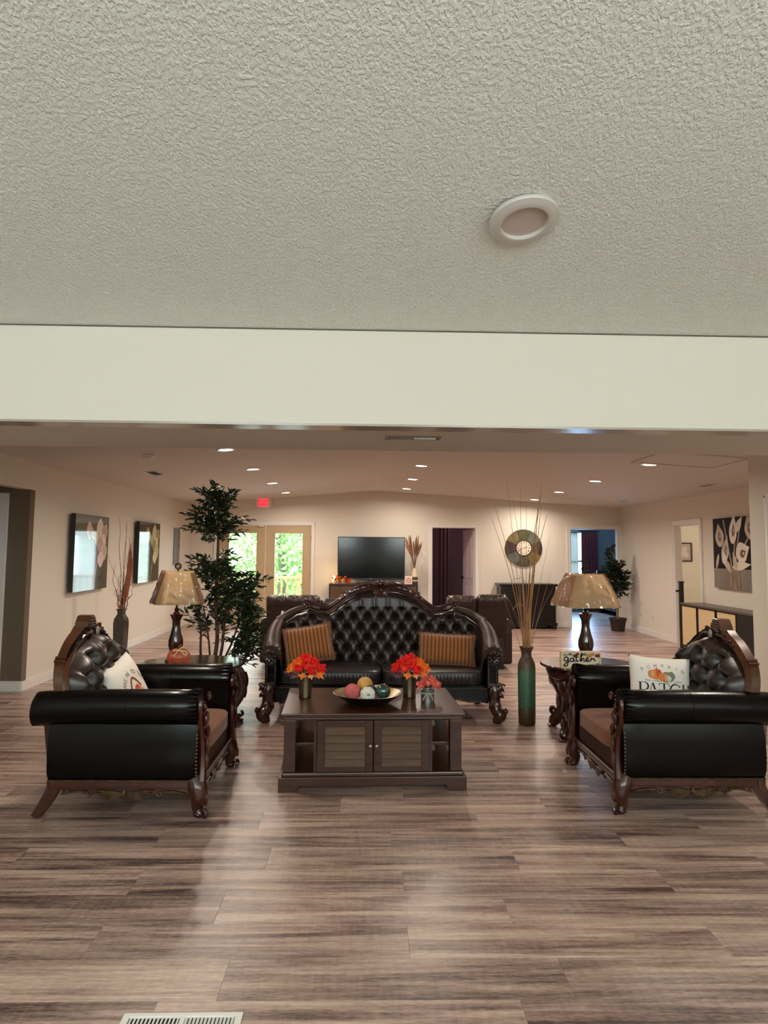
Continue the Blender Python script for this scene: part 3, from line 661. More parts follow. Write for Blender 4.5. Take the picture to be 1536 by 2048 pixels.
t = thing('dried_grass_vase', 'striped vase of dried brown stalks beside the television', 'vase', (.985, 14.60, .88))
for k, (z0, z1, r0, r1, rgb) in enumerate(((0, .06, .07, .072, (70, 54, 44)), (.06, .085, .072, .07, (214, 196, 164)), (.085, .15, .07, .066, (66, 50, 40)), (.15, .32, .066, .026, (206, 186, 150)))):
    MB().lathe([(r0, z0), ((r0 + r1) / 2 + .003, (z0 + z1) / 2), (r1, z1)], 18).build('vase_band', M('vase band %d' % (k % 2), rgb, .5), t)
random.seed(9)
for k in range(34):
    a = random.uniform(-1, 1); h = random.uniform(.80, 1.0); x1 = a * .20; col = M('dry stalk %d' % (k % 3), ((120, 82, 58), (146, 106, 76), (98, 64, 44))[k % 3], .9)
    m = MB().tube(smoothpath([(0, 0, .30), (x1 * .35, random.uniform(-.02, .02), .55), (x1, random.uniform(-.05, .05), h)], 4), [.003] * 5 + [.010, .014, .010, .004], 5); m.build('stalk', col, t)
t = thing('pumpkin_sign', 'small white block sign with an orange pumpkin by the television', 'sign', (.86, 14.52, .88))
MB().box(-.075, .075, -.015, .015, 0, .165).build('block', M('white sign board', (232, 214, 204), .6), t, smooth=0, bevel=.002)
m = MB(); o_ = []
for k in range(24):
    a = 2 * pi * k / 24; o_.append((.048 * cos(a) * (1 + .05 * cos(6 * a)), .075 + .042 * sin(a)))
ribbon(m, o_ + [o_[0]], .006, lambda p: (p[0], -.0165, p[1]))
for zz in (.065, .085): ribbon(m, [(-.028, zz), (.028, zz + .004)], .004, lambda p: (p[0], -.0165, p[1]))
ribbon(m, [(0, .115), (.006, .138)], .005, lambda p: (p[0], -.0165, p[1])); m.build('print', M('orange print', (206, 86, 48), .6), t, smooth=0)
# ---- bedroom: curtain, sheer, bed
MAROON = M('maroon curtain', (104, 40, 50), .8, sheen=.3)
def curtain(name, x0, x1, y, z0, z1, mat, label, cat, waves, amp, grp=None):
    m = MB(); N = 60; V = []; F = []
    for j in range(7):
        q = j / 6
        for i in range(N + 1):
            u = i / N; xx = x0 + (x1 - x0) * u; V.append((xx + (.02 * (u - .5)) * q, y + amp * sin(waves * 2 * pi * u) * (.7 + .3 * q), z1 + (z0 - z1) * q))
    for j in range(6):
        for i in range(N): F.append((j * (N + 1) + i, j * (N + 1) + i + 1, (j + 1) * (N + 1) + i + 1, (j + 1) * (N + 1) + i))
    m.add(V, F); t = thing(name, label, cat, (0, 0, 0)); o = m.build('cloth', mat, t, smooth=80)
    md = o.modifiers.new('thickness', 'SOLIDIFY'); md.thickness = .003
    MB().tube([(x0 - .05, y, z1 + .0), (x1 + .05, y, z1 + .0)], .014, 8).build('rod', M('dark curtain rod', (38, 28, 26), .4), t)
    return t
curtain('curtain', 5.74, 6.18, 18.90, .04, 2.13, MAROON, 'maroon curtain beside the bright bedroom window', 'curtain', 5, .03)
sm_ = M('white sheer', (236, 240, 244), .8); nt = sm_.node_tree; b_ = nt.nodes['Principled BSDF']; b_.inputs['Transmission Weight'].default_value = 0
tl = node(nt, 'ShaderNodeBsdfTranslucent'); tl.inputs[0].default_value = (.92, .95, 1, 1); mx = node(nt, 'ShaderNodeMixShader'); mx.inputs[0].default_value = .6
nt.links.new(b_.outputs[0], mx.inputs[1]); nt.links.new(tl.outputs[0], mx.inputs[2]); nt.links.new(mx.outputs[0], nt.nodes['Material Output'].inputs[0])
curtain('sheer_curtain', 4.70, 5.66, 18.945, .30, 2.10, sm_, 'white sheer curtain glowing in the bedroom window', 'curtain', 9, .015)
t = thing('bed', 'dark bed along the wall of the blue bedroom', 'bed', (7.0, 17.6, 0))
MB().box(-.95, .95, -1.0, 1.0, .12, .34).build('bed_frame', M('black bed frame', (24, 20, 22), .5), t, smooth=0, bevel=.01)
MB().box(-.92, .92, -.98, .98, .34, .56).build('mattress', M('dark bed cover', (34, 36, 44), .9), t, bevel=.05, seg=3)
MB().box(-.93, .93, -.99, .99, .42, .60).build('duvet', M('charcoal duvet', (40, 42, 52), .9, bump=(6, .4, .05)), t, bevel=.06, seg=3)
for a_ in (-.45, .45): MB().ball((a_, .7, .66), (.32, .22, .09)).build('pillow', M('grey pillow', (90, 100, 112), .9), t)
MB().box(-.95, .95, 1.0, 1.08, 0, 1.1).build('headboard', M('black bed frame', (24, 20, 22), .5), t, smooth=0, bevel=.02)
for sx in (-.9, .9):
    for sy in (-.95, .95): MB().box(sx - .04, sx + .04, sy - .04, sy + .04, 0, .12).build('leg', M('black bed frame', (24, 20, 22), .5), t, smooth=0)
# ---- middle room: dark maroon drape and a dim red lamp behind the jamb
curtain('room_drape', 1.72, 1.98, 17.0, .03, 2.45, M('dusky brown drape', (104, 74, 76), .9), 'dusky brown drape hanging inside the middle doorway', 'curtain', 3, .04)
point_light('middle_room_lamp', (1.15, 15.9, 1.6), 1.6, (1, .22, .18), .08)
point_light('middle_room_fill', (2.6, 16.3, 2.2), 12, (.92, .74, 1), .1)  # unseen light added for the cool daylight on the open door leaf
# ---- side room lamp and its framed flower picture
point_light('side_room_ceiling_lamp', (6.9, 12.4, 2.25), 55, (1, .90, .76), .15)

# ================================================================== PICTURES
def poly_fan(mb, pts, d, fn):
    n = len(pts); cx = sum(p[0] for p in pts) / n; cy = sum(p[1] for p in pts) / n
    mb.add([fn(cx, cy, d)] + [fn(p[0], p[1], d) for p in pts], [(0, i + 1, (i + 1) % n + 1) for i in range(n)])
def petal(cx, cy, l, w, ang, n=14, tip=.5):
    out = []
    for i in range(n):
        a = 2 * pi * i / n; x = l * cos(a); y = w * sin(a) * (1 - tip * max(0, cos(a))); out.append((cx + x * cos(ang) - y * sin(ang), cy + x * sin(ang) + y * cos(ang)))
    return out
CANVASBLACK = M('black canvas edge', (28, 20, 18), .6)
def flower_painting(y0, y1, z0, z1, label, tone):
    """box canvas on the wall of XL, picture facing +x; u runs from the near edge to the far edge"""
    t = thing('flower_painting', label, 'painting', (XL + .018, (y0 + y1) / 2, (z0 + z1) / 2), radians(1.4), group='glossy flower paintings')
    w, h = y1 - y0, z1 - z0
    MB().box(.002, .06, -w / 2, w / 2, -h / 2, h / 2).build('stretcher_box', CANVASBLACK, t, smooth=0)
    fn = lambda u, v, d: (.0605 + d, -w / 2 + u * w, -h / 2 + v * h)
    bgm = M('glossy dark painted ground', (44, 46, 40), .05, spec=.5, var=(2.2, (30, 32, 28), .25))
    MB().quad(fn(0, 0, 0), fn(1, 0, 0), fn(1, 1, 0), fn(0, 1, 0)).build('painted_ground', bgm, t, smooth=0)
    cols = [M('painted petal %s%d' % (tone, k), c, .05, spec=.5, var=(6, tuple(int(q * .82) for q in c), .2)) for k, c in enumerate(((214, 190, 180), (232, 214, 204), (196, 170, 156)) if tone == 'blush' else ((206, 200, 150), (226, 220, 178), (180, 170, 120)))]
    m = MB(); k = 0
    for (cx, cy, l, wd, a) in ((.40, .80, .17, .10, 1.75), (.72, .84, .19, .12, 1.55), (.88, .80, .16, .10, 1.15), (.62, .70, .15, .10, 2.6), (.84, .66, .13, .10, -.6), (.72, .60, .15, .11, -1.6), (.86, .50, .16, .11, -1.35), (.76, .40, .15, .11, -1.5), (.50, .74, .14, .07, 2.8)):
        m.m = k % 3; poly_fan(m, petal(cx, cy, l * .72, wd, a), .0008 + .0003 * k, fn); k += 1
    m.m = 2; ribbon(m, [(.74, .60), (.66, .35), (.60, .15), (.56, 0.0)], .012, lambda p: fn(p[0], p[1], .0006))
    m.build('painted_flower', cols, t, smooth=0)
flower_painting(8.94, 10.17, 1.0, 1.985, 'glossy blush flower painting on dark ground, nearer the hall opening', 'blush')
flower_painting(11.45, 12.67, 1.0, 1.99, 'glossy yellowish flower painting on dark ground, beside the electrical panel', 'cream')
# calla lily canvas on the wall of XR
y0, y1, z0, z1 = 9.72, 10.86, 1.04, 2.09
t = thing('calla_lily_canvas', 'black and sepia calla lily canvas above the cane fronted cabinet', 'painting', (XR, (y0 + y1) / 2, (z0 + z1) / 2)); w, h = y1 - y0, z1 - z0
MB().box(-.05, -.002, -w / 2, w / 2, -h / 2, h / 2).build('stretcher_box', M('sepia canvas edge', (110, 98, 86), .6), t, smooth=0)
fn = lambda u, v, d: (-.0505 - d, w / 2 - u * w, -h / 2 + v * h)      # u from the far edge to the near edge
m = MB(); mats = [M('painted black', (10, 7, 6), .6, spec=.2, var=(3, (24, 17, 15), .25)), M('painted grey table', (138, 128, 116), .5, var=(3, (116, 106, 96), .25)), M('painted lily white', (208, 196, 178), .5, var=(8, (176, 160, 140), .2)), M('painted lily cream', (226, 216, 200), .5), M('painted lily throat', (112, 84, 64), .5), M('painted stem', (150, 136, 114), .5), M('painted vase', (168, 148, 124), .5, var=(4, (96, 72, 56), .2), stretch=(1, 6, 1))]
m.quad(fn(0, .28, 0), fn(1, .28, 0), fn(1, 1, 0), fn(0, 1, 0)); m.m = 1; m.quad(fn(0, 0, 0), fn(1, 0, 0), fn(1, .28, 0), fn(0, .28, 0))
m.m = 5
for a_ in (((.50, .22), (.40, .55), (.28, .98)), ((.52, .22), (.55, .6), (.60, .75)), ((.54, .22), (.62, .6), (.72, .95)), ((.56, .22), (.7, .5), (.88, .7)), ((.48, .22), (.35, .38), (.22, .52))): ribbon(m, smoothpath([(p[0], p[1], 0) for p in a_], 5) and [(q.x, q.y) for q in smoothpath([(p[0], p[1], 0) for p in a_], 5)], .016, lambda p: fn(p[0], p[1], .0006))
lil = [(.17, .76, .155, .115, 1.75), (.53, .84, .19, .10, 1.45), (.32, .55, .19, .095, 1.3), (.75, .52, .15, .15, .4), (.92, .86, .16, .12, 1.8), (.30, .40, .12, .05, -1.2), (.10, .36, .12, .035, -1.9), (.72, .33, .20, .06, .1), (.40, .30, .11, .05, -.9), (.68, .90, .12, .06, .9), (.55, .40, .12, .05, 1.9)]
for k, (cx, cy, l, wd, a) in enumerate(lil):
    m.m = 2 + k % 2; poly_fan(m, petal(cx, cy, l * 1.12, wd, a, n=22, tip=.86), .001 + .0003 * k, fn)
    if k < 5: m.m = 4; poly_fan(m, petal(cx + .005, cy - .02, l * .50, wd * .40, a, tip=.8), .0012 + .0003 * k + .0001, fn); m.m = 3; poly_fan(m, petal(cx + .015, cy - .02, l * .16, wd * .10, a), .0014 + .0003 * k, fn)
m.m = 6; m.quad(fn(.42, 0, .005), fn(.68, 0, .005), fn(.66, .23, .005), fn(.43, .23, .005)); m.build('painted_lilies', mats, t, smooth=0)
# framed picture in the side room
t = thing('framed_picture', 'small dark framed white flower picture in the side room', 'picture', (6.62, 14.86, 1.585))
for a_ in ((-.235, -.205, -.20, .20), (.205, .235, -.20, .20), (-.205, .205, .17, .20), (-.205, .205, -.20, -.17)): MB().box(a_[0], a_[1], -.03, 0, a_[2], a_[3]).build('frame_side', M('dark picture frame', (70, 50, 44), .5), t, smooth=0, bevel=.004)
m = MB(); fn = lambda u, v, d: (u, -.012 - d, v); m.quad(fn(-.205, -.17, 0), fn(.205, -.17, 0), fn(.205, .17, 0), fn(-.205, .17, 0))
for k, (cx, cy, l, wd, a) in enumerate(((0, .02, .10, .07, .4), (.07, .05, .08, .06, 1.2), (-.07, .06, .09, .06, 2.2), (.10, -.06, .08, .06, -.3), (-.08, -.07, .09, .07, 3.6), (.02, -.04, .07, .05, -1.2))): m.m = 1 + k % 2; poly_fan(m, petal(cx, cy, l, wd, a), .001 + .0003 * k, fn)
m.m = 3; poly_fan(m, petal(-.03, -.08, .06, .03, .8), .004, fn); m.build('print', [M('picture ground', (190, 176, 160), .5), M('print white', (236, 228, 220), .5), M('print cream', (224, 208, 190), .5), M('print brown', (110, 92, 74), .5)], t, smooth=0)

# ================================================================== CANE FRONTED CABINET and black post
BLKW = M('black cabinet wood', (26, 20, 18), .4)
t = thing('cane_cabinet', 'long black cabinet with pale cane doors below the calla lily canvas', 'cabinet', (5.23, 10.0, 0))
xf = -.18
MB().box(-.20, .165, -1.45, 1.37, .745, .775).build('top', M('greyish brown cabinet top', (92, 84, 72), .35), t, smooth=0, bevel=.003)
c_ = MB().box(xf, .165, 1.345, 1.365, .07, .745).box(xf, .165, -1.44, -1.42, .07, .745).box(xf, .165, -1.42, 1.345, .07, .10).box(.145, .165, -1.42, 1.345, .10, .745)
for yy in (.80, .22, -.36): c_.box(xf, .145, yy - .012, yy + .012, .10, .745)
c_.build('carcass', BLKW, t, smooth=0)
CANE = M('pale woven cane', (236, 214, 168), .7, var=(260, (190, 160, 112), .1), bump=(300, .4, .003))
for k, (ya, yb) in enumerate(((.815, 1.34), (.235, .785), (-.345, .205))):
    dr = MB().box(xf - .016, xf, ya, ya + .016, .105, .74).box(xf - .016, xf, yb - .016, yb, .105, .74).box(xf - .016, xf, ya + .016, yb - .016, .105, .121).box(xf - .016, xf, ya + .016, yb - .016, .724, .74).build('door', BLKW, t, smooth=0)
    MB().box(xf - .009, xf - .004, ya + .016, yb - .016, .121, .724).build('cane_panel', CANE, dr, smooth=0)
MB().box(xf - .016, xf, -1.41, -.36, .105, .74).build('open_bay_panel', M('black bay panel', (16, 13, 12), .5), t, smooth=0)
for yy in (-1.38, 0, 1.31):
    for xx in (xf + .02, .13): MB().box(xx - .015, xx + .015, yy - .015, yy + .015, 0, .07).build('leg', BLKW, t, smooth=0)
t = thing('black_post', 'black post with a flat cap standing at the end of the cane cabinet', 'post', (5.10, 11.47, 0))
MB().box(-.05, .05, -.05, .05, 0, .03).build('foot', BLKW, t, smooth=0, bevel=.004)
MB().box(-.03, .03, -.03, .03, .03, 1.09).build('shaft', BLKW, t, smooth=0, bevel=.003)
MB().box(-.042, .042, -.042, .042, 1.09, 1.105).build('cap', BLKW, t, smooth=0, bevel=.003)
MB().tube([(-.03, 0, .95), (-.085, 0, .95)], .016, 10).build('peg', BLKW, t)

# ================================================================== PLANTS
def twigs(blobs, n, trunk_pts, rnd, llen, lw, per=11, droop=.5):
    """leafy twigs in ellipsoid blobs; returns twig MB and a list of leaf placements"""
    random.seed(rnd); tw = MB(); leaves = []; wsum = sum(b[6] for b in blobs)
    for k in range(n):
        r = random.random() * wsum
        for b in blobs:
            r -= b[6]
            if r <= 0: break
        c = Vector(b[:3]); e = Vector(b[3:6]); v = rv(); v = v.normalized() * (random.random() ** .45)
        tip = c + Vector((v.x * e.x, v.y * e.y, v.z * e.z))
        base = min(trunk_pts, key=lambda q: (Vector(q) - tip).length + .6 * abs(q[2] - tip.z + .15)); base = Vector(base)
        out = (tip - base); L_ = out.length; od = (out.normalized() + Vector((v.x * .5, v.y * .5, .55 * max(0, v.z) + .25)) + rv(.35)).normalized()
        st = tip - od * min(L_, random.uniform(.20, .32)); mid = (st + tip) / 2 + Vector((0, 0, .05)); end = tip - Vector((0, 0, droop * .06))
        path = smoothpath([st, mid, end], 5); tw.tube(path, [.0035] * (len(path) - 1) + [.0015], 4)
        if k % 3 == 0 and L_ > .4: tw.tube(smoothpath([base, (base + st) / 2 + Vector((0, 0, .02)), st], 3), .005, 4)
        for i in range(per):
            q = (i + .5) / per; p = path[min(len(path) - 1, int(q * (len(path) - 1)))]; d = (path[-1] - path[0]).normalized(); side = d.cross(Vector((0, 0, 1))); side = side.normalized() if side.length > .05 else Vector((1, 0, 0))
            sg = 1 if i % 2 else -1; dd = (d * random.uniform(.35, .9) + side * sg * random.uniform(.5, 1) + Vector((0, 0, random.uniform(-droop - .25, .40))) + rv(.3))
            if i == per - 1: dd = d + Vector((0, 0, -droop * .6))
            leaves.append((p, dd, Vector((0, 0, 1)) + rv(.9), llen * random.uniform(.75, 1.15), lw * random.uniform(.8, 1.15)))
    return tw, leaves
def pot(t, r0, r1, h, mat):
    MB().lathe([(r0, 0), (r1 * .97, h * .86), (r1 * 1.06, h * .87), (r1 * 1.06, h), (r1 * .95, h), (r1 * .93, h * .9), (0, h * .9)], 24).build('pot', mat, t)
    MB().lathe([(r1 * .9, h * .905), (r1 * .5, h * .93), (0, h * .935)], 18).build('moss', M('dry moss', (70, 64, 42), .95, bump=(60, .6, .02)), t)
fx, fy = -1.61, 7.62
t = thing('ficus_tree', 'tall artificial ficus with tiered crown between the end table and the sofa', 'potted tree', (fx, fy, 0))
pot(t, .13, .17, .27, M('dark wicker pot', (46, 32, 24), .7, var=(30, (30, 20, 15), .2), bump=(60, .5, .01)))
tr = MB(); tr_pts = []
for pts, r0, r1 in (([(0, 0, .24), (.05, 0, .6), (.02, .01, 1.0), (.03, 0, 1.5), (.02, .01, 1.85), (.0, 0, 2.15)], .024, .008), ([(-.03, .02, .24), (-.12, .03, .42), (-.13, .03, .7), (-.16, .02, 1.0)], .017, .008), ([(.03, .02, .24), (.10, .0, .5), (.12, .02, .8), (.16, .02, 1.05)], .02, .008), ([(.05, -.02, .24), (.20, -.03, .55), (.28, 0, .8), (.38, .0, 1.0)], .014, .006), ([(0, -.03, .24), (-.03, -.04, .6), (-.10, -.02, .95)], .013, .007)):
    p = smoothpath(pts, 6); tr.tube(p, [r0 + (r1 - r0) * i / (len(p) - 1) for i in range(len(p))], 7); tr_pts += [tuple(q) for q in p]
tr.build('trunk', BARK, t)
blobs = [(.0, 0, 2.02, .36, .27, .29, 44), (-.16, 0, 1.86, .26, .2, .14, 20), (.18, 0, 1.84, .20, .2, .16, 14), (0, 0, 1.36, .36, .28, .20, 24), (.24, 0, 1.24, .34, .28, .22, 22), (-.25, 0, 1.33, .22, .2, .16, 6), (.30, 0, .98, .30, .26, .28, 32), (.42, -.05, .66, .22, .24, .30, 40), (-.10, 0, .95, .26, .22, .14, 12), (-.02, .1, .75, .26, .2, .2, 12), (.10, 0, 1.08, .24, .2, .14, 12)]
tw, lv = twigs(blobs, 235, tr_pts, 21, .098, .030, per=10, droop=.4)
stuff(tw.build('twigs', BARK, t))
lm_ = []
for k in range(6):
    m = MB(); leaf_geo(m, (0, 0, 0), (0, 1, 0), (0, 0, 1), .092, .031); me = m.build('leaf', GREENLEAF, None, smooth=60); lm_.append(me.data); bpy.data.objects.remove(me)
    if k == 0: pass
lv_sorted = sorted(range(len(lv)), key=lambda i: lv[i][0].y - 1.2 * lv[i][3] + (0 if i % 3 else .2))
pick = set(lv_sorted[:300]); restm = MB()
for i, (p, d, n_, l_, w_) in enumerate(lv):
    if i in pick:
        d = d.normalized(); z = (n_ - d * n_.dot(d)).normalized(); x = d.cross(z); s_ = l_ / .092
        mt = Matrix((x * s_, d * s_, z * s_)).transposed().to_4x4(); mt.translation = p
        o = bpy.data.objects.new('leaf', lm_[0]); COL.objects.link(o); o.parent = t; o.matrix_local = mt
    else: leaf_geo(restm, p, d, n_, l_, w_)
stuff(restm.build('foliage', GREENLEAF, t, smooth=60))
# corner ficus
t = thing('corner_ficus', 'small bushy ficus in a dark pot in the far corner by the bedroom door', 'potted tree', (5.04, 14.25, 0))
pot(t, .125, .165, .26, M('dark brown pot', (52, 34, 24), .6, var=(20, (36, 24, 18), .2)))
m = MB(); tp = []
for pts in ([(0, 0, .22), (.012, .01, .5), (-.012, 0, .8), (-.03, 0, 1.1), (-.10, 0, 1.6)], [(.015, 0, .22), (-.01, -.01, .5), (.012, 0, .8), (.06, 0, 1.1), (.05, 0, 1.35)]):
    p = smoothpath(pts, 6); m.tube(p, [.016 - .008 * i / (len(p) - 1) for i in range(len(p))], 7); tp += [tuple(q) for q in p]
m.build('trunk', M('pale ficus bark', (142, 110, 70), .8, var=(20, (104, 78, 50), .25)), t)
tw, lv = twigs([(0, 0, .95, .38, .26, .28, 50), (-.08, 0, 1.25, .26, .2, .24, 24), (-.14, 0, 1.60, .11, .1, .22, 6), (.14, 0, 1.10, .26, .2, .2, 20)], 130, tp, 33, .085, .04, per=10)
stuff(tw.build('twigs', BARK, t)); m = MB()
for q in lv:
    if q[0].y < .6 and q[0].x < .22: leaf_geo(m, *q)
stuff(m.build('foliage', GREENLEAF2, t, smooth=60))

# ================================================================== FLOOR VASES
def patina():
    m = M('teal patina vase', (74, 104, 80), .45, metal=.15, bump=(70, .25, .01)); nt = m.node_tree; b = nt.nodes['Principled BSDF']; L = nt.links.new
    tc = node(nt, 'ShaderNodeTexCoord'); sp = node(nt, 'ShaderNodeSeparateXYZ'); L(tc.outputs['Object'], sp.inputs[0])
    n = node(nt, 'ShaderNodeTexNoise'); n.inputs['Scale'].default_value = 16; n.inputs['Detail'].default_value = 5; L(tc.outputs['Object'], n.inputs['Vector'])
    ad = node(nt, 'ShaderNodeMath', operation='MULTIPLY_ADD'); L(n.outputs[0], ad.inputs[0]); ad.inputs[1].default_value = .14; L(sp.outputs[2], ad.inputs[2])
    r = node(nt, 'ShaderNodeValToRGB'); e = r.color_ramp.elements; e[0].position = .0; e[0].color = lin((70, 48, 26)); e[1].position = 1; e[1].color = lin((72, 52, 42))
    for p, c in ((.19, (84, 60, 32)), (.25, (66, 104, 80)), (.54, (84, 126, 98)), (.60, (104, 78, 58)), (.66, (88, 66, 56))): x = e.new(p); x.color = lin(c)
    L(ad.outputs[0], r.inputs[0])
    n2 = node(nt, 'ShaderNodeTexNoise'); n2.inputs['Scale'].default_value = 45; L(tc.outputs['Object'], n2.inputs['Vector'])
    hs = node(nt, 'ShaderNodeHueSaturation'); mr = node(nt, 'ShaderNodeMath', operation='MULTIPLY_ADD'); mr.inputs[1].default_value = 1.1; mr.inputs[2].default_value = .45; L(n2.outputs[0], mr.inputs[0]); L(mr.outputs[0], hs.inputs['Value']); L(r.outputs[0], hs.inputs['Color']); L(hs.outputs[0], b.inputs['Base Color'])
    return m
REED = M('pale tan reed', (186, 142, 84), .7, var=(8, (156, 112, 62), .2)); REEDP = M('rosy thin reed', (170, 122, 96), .7)
t = thing('patina_floor_vase', 'tall teal and brown patina floor vase of long tan reeds', 'vase', (1.47, 6.55, 0))
MB().lathe([(.070, 0), (.076, .012), (.078, .10), (.079, .30), (.080, .50), (.076, .54), (.060, .58), (.046, .605), (.044, .635), (.050, .66), (.066, .69), (.062, .69), (.045, .655), (.040, .62), (0, .60)], 30, closed=False).build('vase_body', patina(), t)
random.seed(3)
reeds = [(-.33, 1.87, .0055), (-.30, 2.0, .005), (-.165, 2.22, .004), (-.14, 2.02, .004), (-.06, 2.15, .0045), (-.02, 1.6, .006), (.03, 2.0, .0045), (.10, 1.75, .005), (.13, 2.02, .007), (.15, 1.98, .008), (.16, 2.1, .008), (.17, 2.2, .006), (.19, 1.9, .008), (.12, 1.5, .007), (.05, 1.45, .006), (.24, 1.35, .004), (.22, 1.7, .003), (-.24, 1.25, .003), (-.20, 1.15, .003), (-.08, 1.35, .006), (0.0, 1.3, .007), (.08, 1.25, .007), (.28, 1.28, .003), (-.1, 1.75, .004)]
for k, (dx, h, r) in enumerate(reeds):
    dy = random.uniform(-.12, .12); bx = random.uniform(-.025, .025)
    p = smoothpath([(bx, 0, .50), (bx + dx * .22, dy * .2, .5 + (h - .5) * .35), (bx + dx * .55, dy * .6, .5 + (h - .5) * .68), (dx, dy, h)], 5)
    MB().tube(p, [r * (1 - .75 * i / (len(p) - 1)) for i in range(len(p))], 5).build('reed', REEDP if r < .0046 else REED, t)
MB().tube([(-.13 + .13 * q / 10, -.02, 1.02 + .06 * sin(pi * q / 10)) for q in range(11)], .003, 5).build('curled_reed', REEDP, t)
t = thing('dark_floor_vase', 'dark bottle shaped floor vase of curly twigs by the flower paintings', 'vase', (-3.17, 9.4, 0))
T4 = Matrix.Rotation(radians(38), 4, 'Z')
MB().lathe([(.062, 0), (.074, .02), (.094, .30), (.102, .58), (.094, .64), (.062, .69), (.052, .71), (.056, .745), (.074, .77), (.067, .77), (.048, .735), (.042, .70), (0, .68)], 4, T=T4, closed=False).build('vase_body', M('dark bronze glaze', (58, 52, 46), .22, spec=.7, var=(9, (40, 36, 30), .25)), t, smooth=25, bevel=.012)
random.seed(14)
for k in range(20):
    a = random.uniform(-.14, .17); h = random.uniform(.95, 1.25) if k > 6 else (1.95, 1.88, 1.47, 1.9, 1.35, 1.6, 1.7)[k]; a = (-.08, 0.0, -.21, .02, -.10, .10, .08)[k] if k < 7 else a
    pts = [(0, 0, .66)]; N = 7
    for i in range(1, N + 1):
        q = i / N; wv = (.018 if h < 1.5 else .006) * sin(i * 2.3 + k); pts.append((a * q + wv, random.uniform(-.02, .02) + .05 * q * sin(k), .66 + (h - .66) * q))
    p = smoothpath(pts, 4); MB().tube(p, [.006 * (1 - .7 * i / (len(p) - 1)) for i in range(len(p))], 5).build('twig', M('rosy twig', (150, 100, 76), .7) if k % 3 else M('dark twig', (84, 62, 52), .7), t)
for k in range(3):
    MB().tube(smoothpath([(.02, 0, .68), (.05 + .01 * k, .02 * k, 1.1), (.085 + .012 * k, .01, 1.62 - .1 * k)], 6), [.004] * 4 + [.016] * 7 + [.008, .004], 6).build('cattail', M('rust cattail', (140, 78, 48), .9), t)

# ================================================================== COFFEE TABLE
t = thing('coffee_table', 'brown wooden coffee table with louvred doors and open shelf ends', 'coffee table', (.043, 5.19, 0), radians(2.2))
H_, D_ = .49, .44
MB().box(-.605, .605, -D_, D_, .462, H_).build('tabletop', WOODTAB, t, smooth=0, bevel=.006)
MB().box(-.592, .592, -D_ + .014, D_ - .014, .444, .462).build('top_moulding', WOODTAB, t, smooth=0, bevel=.006)
MB().box(-.595, .595, -D_ + .006, D_ - .006, .085, .115).build('plinth_step', WOODTAB, t, smooth=0, bevel=.010)
def plinth_side(L_):      # front outline with bracket feet
    return [(-L_, 0), (-L_ + .115, 0), (-L_ + .135, .035), (L_ - .135, .035), (L_ - .115, 0), (L_, 0), (L_, .088), (-L_, .088)]
for yy in (-D_ - .006, D_ - .016): MB().prism(plinth_side(.612), yy, yy + .022).build('plinth_rail', WOODTAB, t, smooth=0, bevel=.003)
for sx in (-1, 1):
    R90 = Matrix.Translation((sx * .601, 0, 0)) @ Matrix.Rotation(radians(90), 4, 'Z')
    MB().prism(plinth_side(D_ - .017), -.011, .011, R90).build('plinth_rail', WOODTAB, t, smooth=0, bevel=.003)
for sx in (-1, 1):
    for sy in (-1, 1): MB().cbox((sx * .544, sy * .382, .28), (.076, .076, .33)).build('leg', WOODTAB, t, smooth=0, bevel=.004)
    MB().box(min(sx * .385, sx * .582), max(sx * .385, sx * .582), -.344, .344, .262, .282).build('shelf', WOODTAB, t, smooth=0, bevel=.003)
    MB().box(min(sx * .37, sx * .388), max(sx * .37, sx * .388), -.415, .415, .115, .444).build('side_panel', WOODTAB, t, smooth=0)
MB().box(-.37, .37, .395, .415, .115, .444).build('back_panel', WOODTAB, t, smooth=0)
for sx in (-1, 1):
    a0, a1 = (-.367, -.003) if sx < 0 else (.003, .367)
    y0, y1 = -.432, -.410
    dr = MB().box(a0, a0 + .05, y0, y1, .118, .442).box(a1 - .05, a1, y0, y1, .118, .442).box(a0 + .05, a1 - .05, y0, y1, .118, .152).box(a0 + .05, a1 - .05, y0, y1, .404, .442).box(a0 + .05, a1 - .05, y1 - .003, y1, .152, .404).build('door', WOODTAB, t, smooth=0, bevel=.002)
    for k in range(5):
        z = .152 + .252 * (k + .5) / 5
        MB().cbox((0, 0, 0), (a1 - a0 - .10, .007, .060), Matrix.Translation(((a0 + a1) / 2, -.419, z)) @ Matrix.Rotation(radians(-24), 4, 'X')).build('slat', WOODSLAT, dr, smooth=0, bevel=.002)
    kx = a1 - .018 if sx < 0 else a0 + .018
    MB().lathe([(.004, 0), (.004, .012), (.011, .018), (.012, .024), (.007, .029), (0, .030)], 14, T=Matrix.Translation((kx, y0, .285)) @ Matrix.Rotation(radians(90), 4, 'X')).build('knob', PEWTER, dr)

